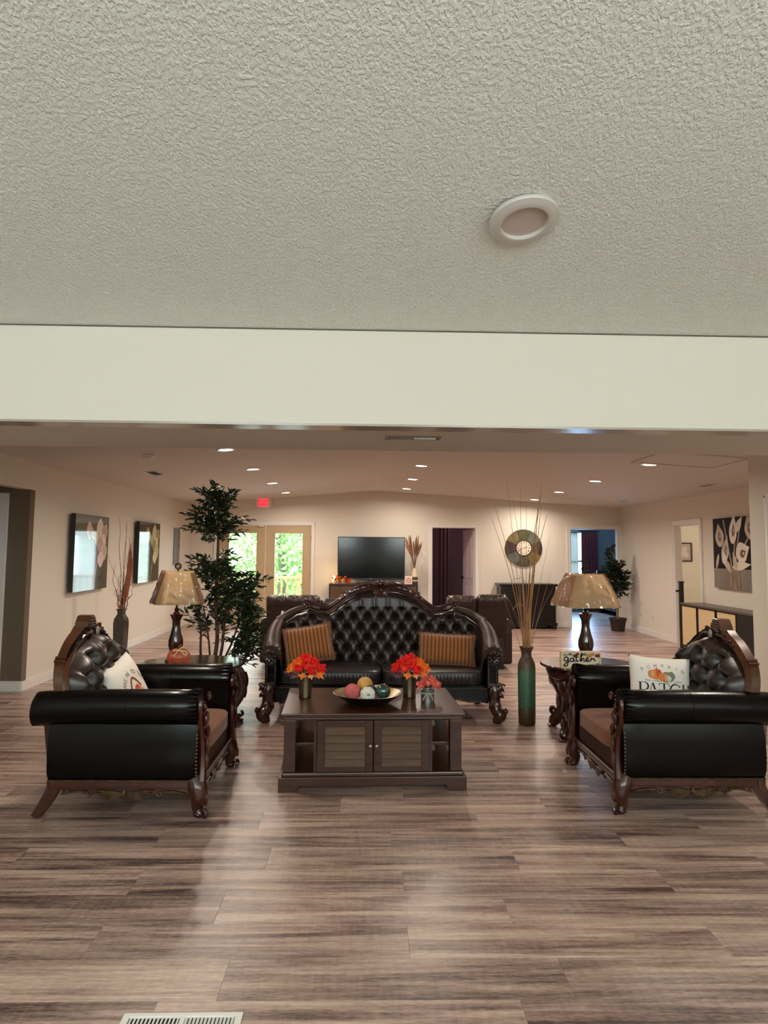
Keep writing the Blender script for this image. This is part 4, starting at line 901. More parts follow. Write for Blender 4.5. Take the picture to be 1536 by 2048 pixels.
# ================================================================== TUFTED UPHOLSTERY
def tufted(name, mat, parent, x0, x1, nx, nz, top, zb, yfun, dx, dz, zrow0, bulge, pit, pr, crease, margin=.05, xoff=0, rowx=None):
    """button tufted panel facing -y; top(x) is its upper outline"""
    V = []; F = []
    for j in range(nz + 1):
        v = j / nz
        for i in range(nx + 1):
            x = x0 + (x1 - x0) * i / nx; zt = top(x); z = zb + (zt - zb) * v
            edge = min(1, max(0, (zt - z) / .07)) ; edge = sqrt(1 - (1 - edge) ** 2); ex = min(1, min(x - x0, x1 - x) / .06); ex = sqrt(max(0, 1 - (1 - max(0, ex)) ** 2))
            zz = z - zrow0; s_ = (x - xoff) / dx + zz / (2 * dz); u_ = (x - xoff) / dx - zz / (2 * dz)
            fs, fu = s_ - round(s_), u_ - round(u_)
            bx = (round(s_) + round(u_)) / 2 * dx + xoff; bz = (round(s_) - round(u_)) * dz + zrow0
            d2 = (x - bx) ** 2 + (z - bz) ** 2
            inside = (bz < top(bx) - margin) and (x0 + .04 < bx < x1 - .04) and zz < dz * .9
            cushion = abs(sin(pi * s_) * sin(pi * u_)) ** .45
            fade = 1 if zz < 0 else max(0, 1 - zz / (dz * 1.1))
            dep = crease * (cushion * fade + (1 - fade) * (.45 + .55 * abs(cos(pi * (x - xoff) / dx)) ** .6))
            if inside: dep -= pit * exp(-d2 / (pr * pr))
            V.append((x, yfun(x, z) - bulge * edge * ex - dep * edge * ex, z))
    for j in range(nz):
        for i in range(nx): F.append((j * (nx + 1) + i, j * (nx + 1) + i + 1, (j + 1) * (nx + 1) + i + 1, (j + 1) * (nx + 1) + i))
    return MB().add(V, F).build(name, mat, parent, smooth=70)
def buttons(parent, mat, x0, x1, top, zb, yfun, dx, dz, zrow0, depth, r, margin=.05, xoff=0, zmin=0):
    m = MB()
    for j in range(0, 12):
        z = zrow0 - j * dz
        if z < zmin: break
        for i in range(-12, 13):
            x = (i + (.5 if j % 2 else 0)) * dx + xoff
            if x0 + .04 < x < x1 - .04 and z < top(x) - margin: m.ball((x, yfun(x, z) - depth, z), (r, r * .5, r), 8, 5)
    return stuff(m.build('upholstery_buttons', mat, parent))
def studs(pts, r, parent, nrm=(0, -1, 0), name='nailheads'):
    m = MB()
    for p in pts: m.ball(p, r, 6, 4)
    return stuff(m.build(name, STUD, parent))
def along(path, step):
    P = [Vector(p) for p in path]; out = []; acc = 0
    for a, b in zip(P, P[1:]):
        L_ = (b - a).length; d = step - acc
        while d <= L_: out.append(tuple(a + (b - a) * (d / L_))); d += step
        acc = (acc + L_) % step
    return out
def cushion(mb, x0, x1, y0, y1, z0, z1, r=.04, crown=.02, n=12):
    """box cushion: rounded edges, crowned top"""
    V = []; F = []; N = n
    def sgnp(a, k): return math.copysign(abs(a) ** k, a)
    prof = [(1 - .05, 0.0), (1, .12), (1, .5), (1, .86), (.985, .95), (.95, 1.0)]
    cx, cy, hx, hy = (x0 + x1) / 2, (y0 + y1) / 2, (x1 - x0) / 2, (y1 - y0) / 2; K = 40
    for (s_, h) in prof:
        for k in range(K):
            a = 2 * pi * k / K; V.append((cx + (hx - (1 - s_) * .6) * sgnp(cos(a), .28), cy + (hy - (1 - s_) * .6) * sgnp(sin(a), .28), z0 + (z1 - z0) * h))
    for i, q in enumerate((.8, .5, .2)):
        for k in range(K):
            a = 2 * pi * k / K; V.append((cx + hx * q * sgnp(cos(a), .32 + .2 * i), cy + hy * q * sgnp(sin(a), .32 + .2 * i), z1 + crown * (1 - q * q)))
    R_n = len(prof) + 3
    for i in range(R_n - 1):
        for k in range(K): F.append((i * K + k, i * K + (k + 1) % K, (i + 1) * K + (k + 1) % K, (i + 1) * K + k))
    F += [tuple(range(K))[::-1], tuple((R_n - 1) * K + k for k in range(K))]
    return mb.add(V, F)

# ================================================================== CARVED ARMCHAIR (faces -y)
def make_chair(label, loc, rz):
    t = thing('carved_armchair', label, 'armchair', loc, rz)
    # base
    fr_ = MB(); fr_.box(-.505, .505, -.445, -.40, .165, .215).box(-.505, .505, .39, .435, .165, .215)
    fr_.box(-.505, -.46, -.40, .39, .165, .215).box(.46, .505, -.40, .39, .165, .215); fr_.build('base_frame', MAHOG, t, smooth=0, bevel=.008)
    def apron(L_): 
        o_ = [(-L_, .17), (-L_, .135)]
        for q in range(0, 25):
            u = -1 + 2 * q / 24; o_.append((u * (L_ - .03), .150 - .022 * (1 - abs(u)) ** .6 - .022 * max(0, 1 - (abs(u) * 2.3) ** 2) + .010 * exp(-((abs(u) - .62) / .07) ** 2) * -1.6))
        return o_ + [(L_, .135), (L_, .17)]
    MB().prism(apron(.46), -.432, -.410).build('front_apron', MAHOG, t, smooth=30)
    for sx in (-1, 1):
        MB().prism(apron(.36), -.011, .011, Matrix.Translation((sx * .482, -.01, 0)) @ Matrix.Rotation(radians(90), 4, 'Z')).build('side_apron', MAHOG, t, smooth=30)
    MB().box(-.45, .45, .405, .425, .12, .17).build('rear_apron', MAHOG, t, smooth=0)
    # gilt moulding lines along the base and carved shells
    MB().tube([(-.508, -.449, .211), (.508, -.449, .211)], .006, 6).build('front_moulding', BRONZE, t)
    for sx in (-1, 1): MB().tube([(sx * .508, -.445, .211), (sx * .508, .43, .211)], .006, 6).build('side_moulding', BRONZE, t)
    def shell(T_):
        m = MB()
        for sg in (-1, 1):
            for k in range(6):
                a = radians(8 + 9 * k); L_ = .17 - .016 * k
                m.leafblob((sg * .012, 0, .142 - .002 * k), (sg * cos(a) , 0, .16 - .55 * sin(a)), L_, .0085, .5, bend=.004)
            m.scroll((sg * .205, 0, .138), .020, .004, pi if sg > 0 else 0, (pi + 4.5) if sg > 0 else -4.5, .0055, n=14)
            m.tube(smoothpath([(sg * .22, -.003, .150), (sg * .29, -.003, .148), (sg * .36, -.003, .135)], 5), .006, 6)
        m.leafblob((0, 0, .158), (0, 0, -1), .046, .014, .6)
        m.v = [tuple(T_ @ Vector(p)) for p in m.v]; return m
    shell(Matrix.Translation((0, -.440, 0))).build('shell_carving', BRONZE, t)
    for sx in (-1, 1): shell(Matrix.Translation((sx * .498, -.01, 0)) @ Matrix.Rotation(radians(90 * sx), 4, 'Z')).build('shell_carving', BRONZE, t)
    # legs
    for sx in (-1, 1):
        m = MB(); p = smoothpath([(sx * .468, -.405, .215), (sx * .482, -.428, .165), (sx * .485, -.440, .11), (sx * .478, -.428, .06), (sx * .482, -.438, .030), (sx * .492, -.462, .022)], 5)
        m.tube(p, [interp(i / (len(p) - 1), (0, .2, .42, .66, .85, 1), (.050, .056, .048, .031, .030, .024)) for i in range(len(p))], 10)
        m.scroll((sx * .497, -.472, .032), .022, .006, -pi / 2, 3.6, .015, ax=(sx * .45, -.9, 0), tr1=.009); m.ball((sx * .482, -.438, .020), (.034, .034, .020))
        m.leafblob((sx * .488, -.472, .150), (sx * .1, -.15, -1), .085, .022, .5); m.scroll((sx * .486, -.470, .165), .022, .006, 0, 4.5, .007)
        m.build('leg', MAHOG, t)
        p = smoothpath([(sx * .455, .385, .215), (sx * .462, .415, .14), (sx * .470, .460, .06), (sx * .476, .500, 0)], 5)
        MB().tube(p, [.052 - .020 * i / (len(p) - 1) for i in range(len(p))], 4, up=(1, 1, 0)).build('leg', MAHOG, t, smooth=25)
    # seat
    MB().box(-.385, .385, -.425, -.37, .215, .335).box(-.385, .385, -.37, .30, .215, .30).build('seat_rail', SUEDE_DARK, t, smooth=0, bevel=.006)
    cushion(MB(), -.372, .372, -.455, .27, .325, .440, crown=.02).build('seat_cushion', SUEDE, t, smooth=60)
    # arms: leather side wall with a fat roll on top, swept back to front
    for sx in (-1, 1):
        def sect(): # closed section in x,z
            o_ = [(.385, .215), (.50, .215), (.522, .26), (.530, .35), (.522, .45), (.507, .53)]
            for q in range(0, 17):
                a = radians(-62 + 262 * q / 16); o_.append((.475 + .098 * cos(a), .628 + .098 * sin(a)))
            return o_ + [(.385, .53)]
        so = sect(); N = len(so); V = []; F = []
        ys = [-.425, -.405, -.25, -.05, .15, .35, .47, .515, .525]; sc = [.955, 1, 1, 1, 1, 1, 1, .985, .93]
        for y_, k in zip(ys, sc):
            for (x, z) in so:
                drop = -.012 * max(0, (y_ - .1) / .4); yy = y_ if z > .54 else min(y_, .43)
                V.append((sx * (.455 + (x - .455) * k), yy, (.45 + (z - .45) * k) + (drop if z > .54 else 0)))
        for i in range(len(ys) - 1):
            for q in range(N): F.append((i * N + q, i * N + (q + 1) % N, (i + 1) * N + (q + 1) % N, (i + 1) * N + q))
        F += [tuple(range(N)), tuple((len(ys) - 1) * N + q for q in range(N))]
        arm = MB().add(V, F).build('arm', LEATHER_BLACK, t, smooth=50)
        m = MB(); m.tube([(sx * (.475 + .0995 * cos(radians(a))), -.02, .626 + .0995 * sin(radians(a))) for a in range(-60, 201, 13)], .0024, 5)
        m.build('arm_seam', LEATHER_BLACK, arm)
        m = MB()
        for q in range(15):     # gathered pleats at the front of the roll
            a = radians(-40 + 230 * q / 14); m.tube([(sx * (.475 + .095 * cos(a)), -.428, .628 + .095 * sin(a)), (sx * (.475 + .1005 * cos(a)), -.405, .628 + .1005 * sin(a)), (sx * (.475 + .0985 * cos(a)), -.36, .628 + .0985 * sin(a))], [.010, .007, .001], 5)
        m.build('pleats', LEATHER_BLACK, arm)
        # carved wooden facing: volute at the roll, S curve down to the leg
        m = MB(); cx, cz = .470, .622
        m.scroll((sx * cx, -.440, cz), .020, .072, radians(-250 if sx > 0 else 430), radians(40 if sx > 0 else 140), .014, n=24, tr1=.020)
        p = smoothpath([(sx * .525, -.440, .665), (sx * .530, -.442, .60), (sx * .505, -.442, .53), (sx * .470, -.442, .45), (sx * .455, -.444, .36), (sx * .462, -.446, .27), (sx * .478, -.446, .20)], 5)
        m.tube(p, [interp(i / (len(p) - 1), (0, .2, .5, .8, 1), (.020, .024, .030, .036, .042)) for i in range(len(p))], 8, flat=.75)
        for (px, pz, dx_, dz_, L_) in ((.470, .60, .2, -1, .09), (.455, .52, -.35, -1, .09), (.45, .44, .0, -1, .11), (.462, .36, .12, -1, .10), (.49, .52, .3, .9, .07), (.44, .66, -.3, 1, .05)): m.leafblob((sx * px, -.468, pz), (sx * dx_, 0, dz_), L_, .020, .5)
        m.ball((sx * cx, -.452, cz), .016)
        m.build('arm_facing', MAHOG, t)
        pp = smoothpath([(sx * .536, -.428, .50), (sx * .540, -.428, .42), (sx * .543, -.428, .34), (sx * .536, -.428, .27), (sx * .520, -.428, .222)], 5)
        studs(along(pp, .021), .0062, t)
    # back: arched carved frame
    hx = [0, .02, .06, .105, .157, .22, .29, .36, .43, .452, .484, .490, .492]
    hz = [1.100, 1.100, 1.068, 1.045, 1.018, .995, .962, .918, .868, .845, .775, .715, .645]
    yb = lambda z: .335 + .115 * (z - .45) / .65
    topf = lambda x: interp(abs(x), hx[:12], hz[:12])
    out = [(-hx[i], hz[i]) for i in range(len(hx) - 1, 0, -1)] + [(hx[i], hz[i]) for i in range(len(hx))]
    def frame_half(sg):
        P = smoothpath([(sg * hx[i], yb(hz[i]), hz[i]) for i in range(3, len(hx))], 3); m = MB(); V = []; F = []
        for i, p in enumerate(P):
            t_ = (P[min(i + 1, len(P) - 1)] - P[max(i - 1, 0)]).normalized(); n_ = Vector((t_.z, 0, -t_.x)) * sg
            if n_.x * sg < 0 and n_.z < 0: n_ = -n_
            o_ = p + n_ * .0; i_ = p - n_ * .062
            ring = [o_ + Vector((0, -.012, 0)), o_ + Vector((0, .042, 0)), i_ + Vector((0, .042, 0)), i_ + Vector((0, -.012, 0)), i_ + n_ * .012 + Vector((0, -.034, 0)), i_ + n_ * .034 + Vector((0, -.040, 0)), i_ + n_ * .05 + Vector((0, -.026, 0))]
            V += ring
        K = 7
        for i in range(len(P) - 1):
            for k in range(K): F.append((i * K + k, i * K + (k + 1) % K, (i + 1) * K + (k + 1) % K, (i + 1) * K + k))
        F += [tuple(range(K)), tuple((len(P) - 1) * K + k for k in range(K))]
        m.add(V, F)
        for q in (.405, .428): # stepped bracket on the shoulder
            z = interp(q, hx, hz); m.cbox((0, 0, 0), (.016, .064, .072), Matrix.Translation((sg * (q - .016), yb(z) + .014, z - .016)) @ Matrix.Rotation(sg * radians(38), 4, 'Y'))
        return m
    for sg in (-1, 1): frame_half(sg).build('back_frame', MAHOG_LIT, t, smooth=28)
    studs([(sg * (interp(z, hz[::-1], hx[::-1]) - .075), yb(z) - .022, z) for sg in (-1, 1) for z in [.65 + .02 * k for k in range(8)]], .0055, t)
    # crest: ridged keystone with acanthus and scrolls
    m = MB(); y0 = yb(1.08)
    m.prism([(-.085, 1.015), (-.062, 1.075), (-.028, 1.112), (.028, 1.112), (.062, 1.075), (.085, 1.015), (.05, .985), (-.05, .985)], y0 - .045, y0 + .042)
    for k in range(5): z = 1.022 + .018 * k; w = .098 - .015 * k; m.cbox((0, y0 - .002, z + .004), (2 * w * .86, .10, .0085))
    m.build('crest_block', MAHOG_LIT, t, smooth=0, bevel=.004)
    m = MB(); yc = y0 - .06
    m.scroll((.0, yc, 1.0), .01, .01, 0, 1, .004)
    for sg in (-1, 1):
        m.scroll((sg * .075, yc + .012, .985), .030, .006, pi if sg > 0 else 0, (pi - 5.2) if sg > 0 else 5.2, .011, n=18)
        p = smoothpath([(sg * .05, yc, 1.01), (sg * .13, yc + .004, 1.005), (sg * .21, yc + .010, .965), (sg * .275, yc + .016, .915), (sg * .30, yc + .02, .885)], 5); m.tube(p, [.015 - .006 * i / (len(p) - 1) for i in range(len(p))], 7)
        for k in range(7):
            q = k / 6; m.leafblob((sg * (.06 + .30 * q), yc + .012 + .02 * q, topf(.06 + .30 * q) - .048), (sg * (.65 + .3 * q), -.1, .5 - .8 * q), .058, .020, .5, bend=.01)
        m.scroll((sg * .315, yc + .024, .885), .026, .006, pi / 2, pi / 2 + sg * -5, .009)
        for k in range(4): m.leafblob((sg * .015, yc, .975), (sg * (.25 + .25 * k), -.15, -.75 + .22 * k), .075, .016, .5)
    m.leafblob((0, yc - .005, .985), (0, -.1, -1), .085, .02, .5)
    m.build('crest_carving', MAHOG, t)
    MB().ball((0, yc - .02, 1.012), (.018, .014, .030)).build('cabochon', M('polished cabochon', (150, 132, 116), .15, coat=.6), t)
    MB().prism([(-x, z) for x, z in zip(hx[3:], hz[3:])][::-1] + [(x, z - .03) for x, z in zip(hx[3:], hz[3:])] + [(.5, .25), (-.5, .25)], .39, .41, Matrix.Identity(4)).build('rear_cover', LEATHER_BLACK, t, smooth=0)
    tp = lambda x: topf(x) - .062 - .045 * exp(-(x / .09) ** 2)
    yf_ = lambda x, z: .335 + .10 * (z - .45) / .6
    tufted('tufted_back', LEATHER, t, -.455, .455, 96, 66, tp, .40, yf_, .225, .115, .865, .10, .075, .042, .050, margin=.06)
    buttons(t, LEATHER, -.455, .455, tp, .40, lambda x, z: yf_(x, z) - .085, .225, .115, .865, .0, .011, margin=.06, zmin=.5)
    return t
chairA = make_chair('carved leather armchair holding the white basket pillow beside the pumpkin sign table', (-1.395, 4.775, 0), radians(90))
chairB = dup(chairA, 'carved leather armchair holding the PUMPKIN PATCH pillow', (1.975, 4.835, 0), radians(-90))
for o in (chairA, chairB): o['group'] = 'matching carved armchairs'

# ================================================================== CAMELBACK SOFA (faces -y)
t = thing('camelback_sofa', 'dark leather tufted sofa with carved mahogany crest behind the coffee table', 'sofa', (.155, 7.03, 0))
cr = [(-.78, 1.028), (-.70, 1.0), (-.62, .968), (-.545, .962), (-.46, 1.012), (-.36, 1.090), (-.26, 1.148), (-.17, 1.176), (-.08, 1.186), (0, 1.188)]
CR = cr + [(-x, z) for x, z in cr[-2::-1]]
cxs = [p[0] for p in CR]; czs = [p[1] for p in CR]
shx = [-1.14, -1.09, -1.03, -.95, -.86, -.78]; shz = [.66, .75, .84, .90, .945, .975]
def stop(x):
    a = -abs(x)
    if a < -.74: return interp(a, [-1.12, -1.03, -.95, -.86, -.74], [.60, .775, .84, .90, .935])
    return interp(a, cxs[:10], [z - .045 for z in czs[:10]])
ybk = lambda x, z: .27 + .06 * (z - .45) / .6 - .20 * max(0, abs(x) - .62) ** 1.5 * 2.2
tufted('tufted_back', LEATHER, t, -1.02, 1.02, 230, 76, stop, .40, ybk, .138, .1005, .888, .085, .060, .025, .026, margin=.04)
buttons(t, LEATHER_BLACK, -1.0, 1.0, stop, .40, lambda x, z: ybk(x, z) - .068, .138, .1005, .888, 0, .010, margin=.04, zmin=.47)
# crest rail: two stacked mouldings following the camel line
m = MB(); P = smoothpath([(x, ybk(x, z) - .03, z) for x, z in CR], 5)
Rr = [interp(abs(p.x), [0, .2, .55, .8], [.030, .030, .026, .020]) for p in P]
m.tube(P, Rr, 9, flat=1.5)
m.tube([p + Vector((0, -.035, -.030)) for p in P], [r * .55 for r in Rr], 7); m.tube([p + Vector((0, -.02, .026)) for p in P], [r * .42 for r in Rr], 7)
m.build('crest_rail', MAHOG, t)
m = MB(); yc = ybk(0, 1.18) - .075
m.ball((-.012, yc + .01, 1.215), (.036, .03, .034), 12, 9); m.ball((.03, yc + .012, 1.222), (.022, .022, .022)); m.ball((-.05, yc + .012, 1.222), (.020, .022, .020))
for k in range(11):
    a = radians(-200 + 22 * k); m.leafblob((0, yc, 1.15), (cos(a), -.25, sin(a) * .8), .095, .020, .5, bend=.02)
m.ball((0, yc - .02, 1.15), (.020, .02, .024))
for sg in (-1, 1):
    m.scroll((sg * .115, yc + .015, 1.175), .035, .007, pi if sg > 0 else 0, (pi - 5.4) if sg > 0 else 5.4, .012)
    p = smoothpath([(sg * .03, yc + .01, 1.20), (sg * .13, yc + .01, 1.218), (sg * .22, yc + .015, 1.200), (sg * .30, yc + .02, 1.150), (sg * .365, yc + .02, 1.108)], 5); m.tube(p, [.020 - .010 * i / (len(p) - 1) for i in range(len(p))], 7)
    m.scroll((sg * .375, yc + .02, 1.122), .020, .005, -pi / 2, -pi / 2 + sg * 4.6, .008)
    for k in range(5): q = k / 4; m.leafblob((sg * (.14 + .24 * q), yc + .015, interp(.14 + .24 * q, [0, .1, .25, .45], [1.20, 1.195, 1.165, 1.04])), (sg * (.7 + .2 * q), -.1, -.15 - .5 * q), .085, .018, .5, bend=.008)
    m.scroll((sg * .06, yc - .005, 1.105), .024, .006, pi / 2, pi / 2 - sg * 5, .008)
m.build('crest_carving', MAHOG, t)
for sg in (-1, 1):
    m = MB(); c0 = Vector((sg * .745, ybk(.745, 1.0) - .075, 1.018))
    for k in range(7):
        a = 2 * pi * k / 7; m.leafblob(c0, (cos(a), -.35, sin(a)), .052, .018, .55, bend=.01)
    m.ball(c0 + Vector((0, -.02, 0)), .018); m.leafblob(c0 + Vector((sg * -.02, 0, -.02)), (-sg, -.1, -.35), .12, .02, .5); m.leafblob(c0, (sg * .4, 0, .9), .06, .016, .5)
    m.build('rosette', MAHOG, t)
# shoulder rails and arms
SADDLE = M('brown saddle leather', (70, 44, 32), .5, var=(8, (52, 32, 24), .2), bump=(30, .1, .004))
for sg in (-1, 1):
    p = smoothpath([(sg * .77, ybk(.77, .97) - .05, .972), (sg * .86, ybk(.86, .94) - .05, .945), (sg * .95, ybk(.95, .9) - .06, .895), (sg * 1.02, .06, .845)], 5)
    m = MB(); m.tube(p, [interp(i / (len(p) - 1), (0, 1), (.026, .048)) for i in range(len(p))], 10); m.build('shoulder_rail', SADDLE, t)
    p = smoothpath([(sg * 1.005, .07, .842), (sg * 1.03, -.06, .775), (sg * 1.035, -.20, .690), (sg * 1.025, -.32, .632), (sg * 1.02, -.415, .605)], 5)
    m = MB(); m.tube(p, [interp(i / (len(p) - 1), (0, .4, .8, 1), (.050, .075, .086, .082)) for i in range(len(p))], 14); arm = m.build('arm', SADDLE, t)
    # inner and outer leather walls below the arm
    V = []; F = []; NP = len(p)
    for q in range(7):
        v = q / 6
        for a in p: V.append((a.x - sg * (.070 + .03 * sin(pi * v)), a.y, .30 + (a.z - .30) * v))
    for j in range(6):
        for i in range(NP - 1): F.append((j * NP + i, j * NP + i + 1, (j + 1) * NP + i + 1, (j + 1) * NP + i))
    MB().add(V, F).build('inner_arm', LEATHER, t, smooth=70)
    pts = [(a.x * .985 - 0, a.y, a.z) for a in p] + [(sg * 1.0, .33, .93)]
    V = []; F = []
    for a in pts: V += [(a[0] + sg * .01 if a[1] < .3 else a[0], a[1], .19), (a[0] + sg * .01 if a[1] < .3 else a[0], a[1], a[2])]
    for i in range(len(pts) - 1): F.append((2 * i, 2 * i + 1, 2 * i + 3, 2 * i + 2))
    o = MB().add(V, F).build('outer_arm', LEATHER_BLACK, t, smooth=70); md = o.modifiers.new('thickness', 'SOLIDIFY'); md.thickness = .03; md.offset = 0
    # arm post: nailed upright under a carved volute
    m = MB(); m.box(min(sg * .955, sg * 1.065), max(sg * .955, sg * 1.065), -.45, -.36, .30, .60); m.build('arm_post', LEATHER_BLACK, t, smooth=0, bevel=.02, seg=3)
    studs([(sg * xx, -.452, z) for xx in (.972, 1.046) for z in [.32 + .017 * k for k in range(15)]], .0052, t)
    m = MB(); c0 = (sg * 1.022, -.462, .590); 
    m.scroll(c0, .070, .014, radians(-120 if sg > 0 else 300), radians(-120 + 430 if sg > 0 else 300 - 430), .021, n=26, tr1=.010)
    for k in range(8): a = 2 * pi * k / 8; m.leafblob((c0[0], c0[1] - .006, c0[2]), (cos(a), -.3, sin(a)), .070, .016, .5)
    m.ball((c0[0], c0[1] - .02, c0[2]), .016); m.build('arm_volute', M('dark carved volute', (36, 16, 12), .35, spec=.6, coat=.2), t)
    m = MB()
    for k in range(9): a = radians(-30 + 26 * k); m.tube([(sg * 1.02 + .082 * cos(a), -.415, .605 + .082 * sin(a)), (sg * 1.025 + .086 * cos(a), -.33, .628 + .086 * sin(a))], [.010, .002], 5)
    m.build('pleats', LEATHER, arm)
    # carved front leg
    m = MB(); p = smoothpath([(sg * 1.02, -.42, .345), (sg * 1.035, -.43, .28), (sg * 1.03, -.43, .20), (sg * 1.045, -.44, .12), (sg * 1.075, -.46, .075), (sg * 1.052, -.45, .03), (sg * 1.040, -.445, 0)], 5)
    m.tube(p, [interp(i / (len(p) - 1), (0, .16, .34, .52, .68, .84, 1), (.052, .062, .054, .058, .062, .046, .036)) for i in range(len(p))], 10)
    for (dx_, z, L_) in ((.055, .335, .07), (.058, .27, .06), (.03, .33, .08), (-.02, .33, .08), (.05, .14, .06), (.075, .10, .05), (.02, .20, .10), (-.02, .22, .10)): m.leafblob((sg * (1.02 + dx_ * .8), -.475, z), (sg * dx_ * 9, -.1, -.55), L_, .018, .55, bend=-.02)
    m.scroll((sg * 1.095, -.475, .335), .020, .006, 0, 4.7, .009); m.scroll((sg * 1.115, -.475, .105), .026, .006, pi / 2, pi / 2 - sg * 5, .011); m.cbox((sg * 1.03, -.44, .345), (.12, .09, .016))
    m.build('leg', MAHOG, t)
    p = smoothpath([(sg * .98, .30, .24), (sg * .985, .34, .14), (sg * 1.0, .40, 0)], 5)
    MB().tube(p, [.05 - .015 * i / (len(p) - 1) for i in range(len(p))], 6).build('leg', MAHOG, t)
# seat, rails, back shell
for k in (-1, 1):
    x0, x1 = (-.965, -.004) if k < 0 else (.004, .965)
    V = []; m = MB(); cushion(m, x0, x1, -.40, .24, .315, .452, crown=.022)
    m.v = [(x, y + (.006 * sin(x * 95 + 2 * sin(x * 23)) * (1 if .33 < z < .43 else 0) if y < -.33 else 0), z) for x, y, z in m.v]
    cu = m.build('seat_cushion', M('seat leather', (36, 30, 30), .36, spec=.5, bump=(14, .22, .012)), t, smooth=60)
    def rr(z, off=0): 
        K = 40; cx, cy, hx_, hy_ = (x0 + x1) / 2, -.08, (x1 - x0) / 2, .32
        return [(cx + (hx_ - .004 + off) * math.copysign(abs(cos(2 * pi * q / K)) ** .28, cos(2 * pi * q / K)), cy + (hy_ + off) * math.copysign(abs(sin(2 * pi * q / K)) ** .28, sin(2 * pi * q / K)), z) for q in range(K + 1)]
    MB().tube(rr(.437, -.004), .0065, 6, caps=False).build('piping', LEATHER, cu)
    m = MB()
    for q in range(26):
        xx = x0 + .05 + (x1 - x0 - .10) * (q + .5) / 26; m.tube([(xx, -.398, .428), (xx + .004, -.404, .385), (xx + .002, -.397, .34)], [.002, .0075, .002], 5)
    m.build('ruching', M('seat leather', (36, 30, 30), .36), cu)
o_ = [(-.98, .31), (-.98, .165)]
for q in range(0, 41):
    u = -1 + 2 * q / 40; o_.append((u * .93, .172 + .022 * (1 if abs(u) < .78 else max(0, 1 - (abs(u) - .78) / .05)) - .03 * max(0, 1 - (abs(u) / .25) ** 2)))
MB().prism(o_ + [(.98, .165), (.98, .31)], -.405, -.36).build('front_rail', LEATHER_BLACK, t, smooth=20)
studs([(x, -.408, .182 + .022 * (1 if abs(x) < .72 else max(0, 1 - (abs(x) - .72) / .05)) - .03 * max(0, 1 - (abs(x) / .23) ** 2)) for x in [-.90 + .02 * k for k in range(91)]], .005, t)
MB().tube([(-.97, -.406, .30), (.97, -.406, .30)], .006, 6).build('front_welt', LEATHER, t)
MB().box(-.98, .98, -.36, .30, .19, .315).build('seat_deck', LEATHER_BLACK, t, smooth=0)
bk = [(x, stop(x) + .01) for x in [-1.0 + .05 * k for k in range(41)]]
MB().prism(bk + [(1.0, .19), (-1.0, .19)], .33, .36).build('rear_cover', LEATHER_BLACK, t, smooth=0)

# ================================================================== PILLOWS
def pillow_fn(w, h, th, pinch=.07):
    def f(u, v, side=-1, off=0):
        x = w / 2 * u * (1 - pinch * (1 - v * v)); z = h / 2 * v * (1 - pinch * (1 - u * u))
        k = max(0, (1 - u ** 4)) ** .6 * max(0, (1 - v ** 4)) ** .6
        return (x, side * (th / 2 * k + off), z)
    return f
def pillow_mesh(f, n=26):
    m = MB(); V = []; F = []
    for s_ in (-1, 1):
        for j in range(n + 1):
            for i in range(n + 1): V.append(f(-1 + 2 * i / n, -1 + 2 * j / n, s_))
    K = (n + 1) ** 2
    for j in range(n):
        for i in range(n):
            a = j * (n + 1) + i; F.append((a, a + 1, a + n + 2, a + n + 1)); F.append((K + a, K + a + n + 1, K + a + n + 2, K + a + 1))
    m.add(V, F); me_v = m.v
    return m
def weld(o):
    bm = bmesh.new(); bm.from_mesh(o.data); bmesh.ops.remove_doubles(bm, verts=bm.verts, dist=1e-4); bmesh.ops.recalc_face_normals(bm, faces=bm.faces); bm.to_mesh(o.data); bm.free(); return o
def place(t, loc, rz, rx, ry=0): t.location = loc; t.rotation_mode = 'XYZ'; t.rotation_euler = (rx, ry, rz)
WHITECLOTH = M('cream white cloth', (246, 236, 224), .9, sheen=.2, bump=(220, .2, .002))
def stripes():
    m = M('gold striped chenille', (150, 100, 44), .85, sheen=.4, bump=(120, .4, .004)); nt = m.node_tree; b = nt.nodes['Principled BSDF']; L = nt.links.new
    tc = node(nt, 'ShaderNodeTexCoord'); sp = node(nt, 'ShaderNodeSeparateXYZ'); L(tc.outputs['Object'], sp.inputs[0])
    mu = node(nt, 'ShaderNodeMath', operation='MULTIPLY'); mu.inputs[1].default_value = 2 * pi / .036; L(sp.outputs[0], mu.inputs[0])
    si = node(nt, 'ShaderNodeMath', operation='SINE'); L(mu.outputs[0], si.inputs[0])
    ma = node(nt, 'ShaderNodeMath', operation='MULTIPLY_ADD'); ma.inputs[1].default_value = .5; ma.inputs[2].default_value = .5; L(si.outputs[0], ma.inputs[0])
    r = node(nt, 'ShaderNodeValToRGB'); e = r.color_ramp.elements; e[0].position = .25; e[0].color = lin((104, 56, 20)); e[1].position = .75; e[1].color = lin((160, 100, 42)); L(ma.outputs[0], r.inputs[0]); L(r.outputs[0], b.inputs['Base Color'])
    return m
STRIPE = stripes(); FRINGE = M('rust brown fringe', (122, 70, 30), .9, sheen=.4)
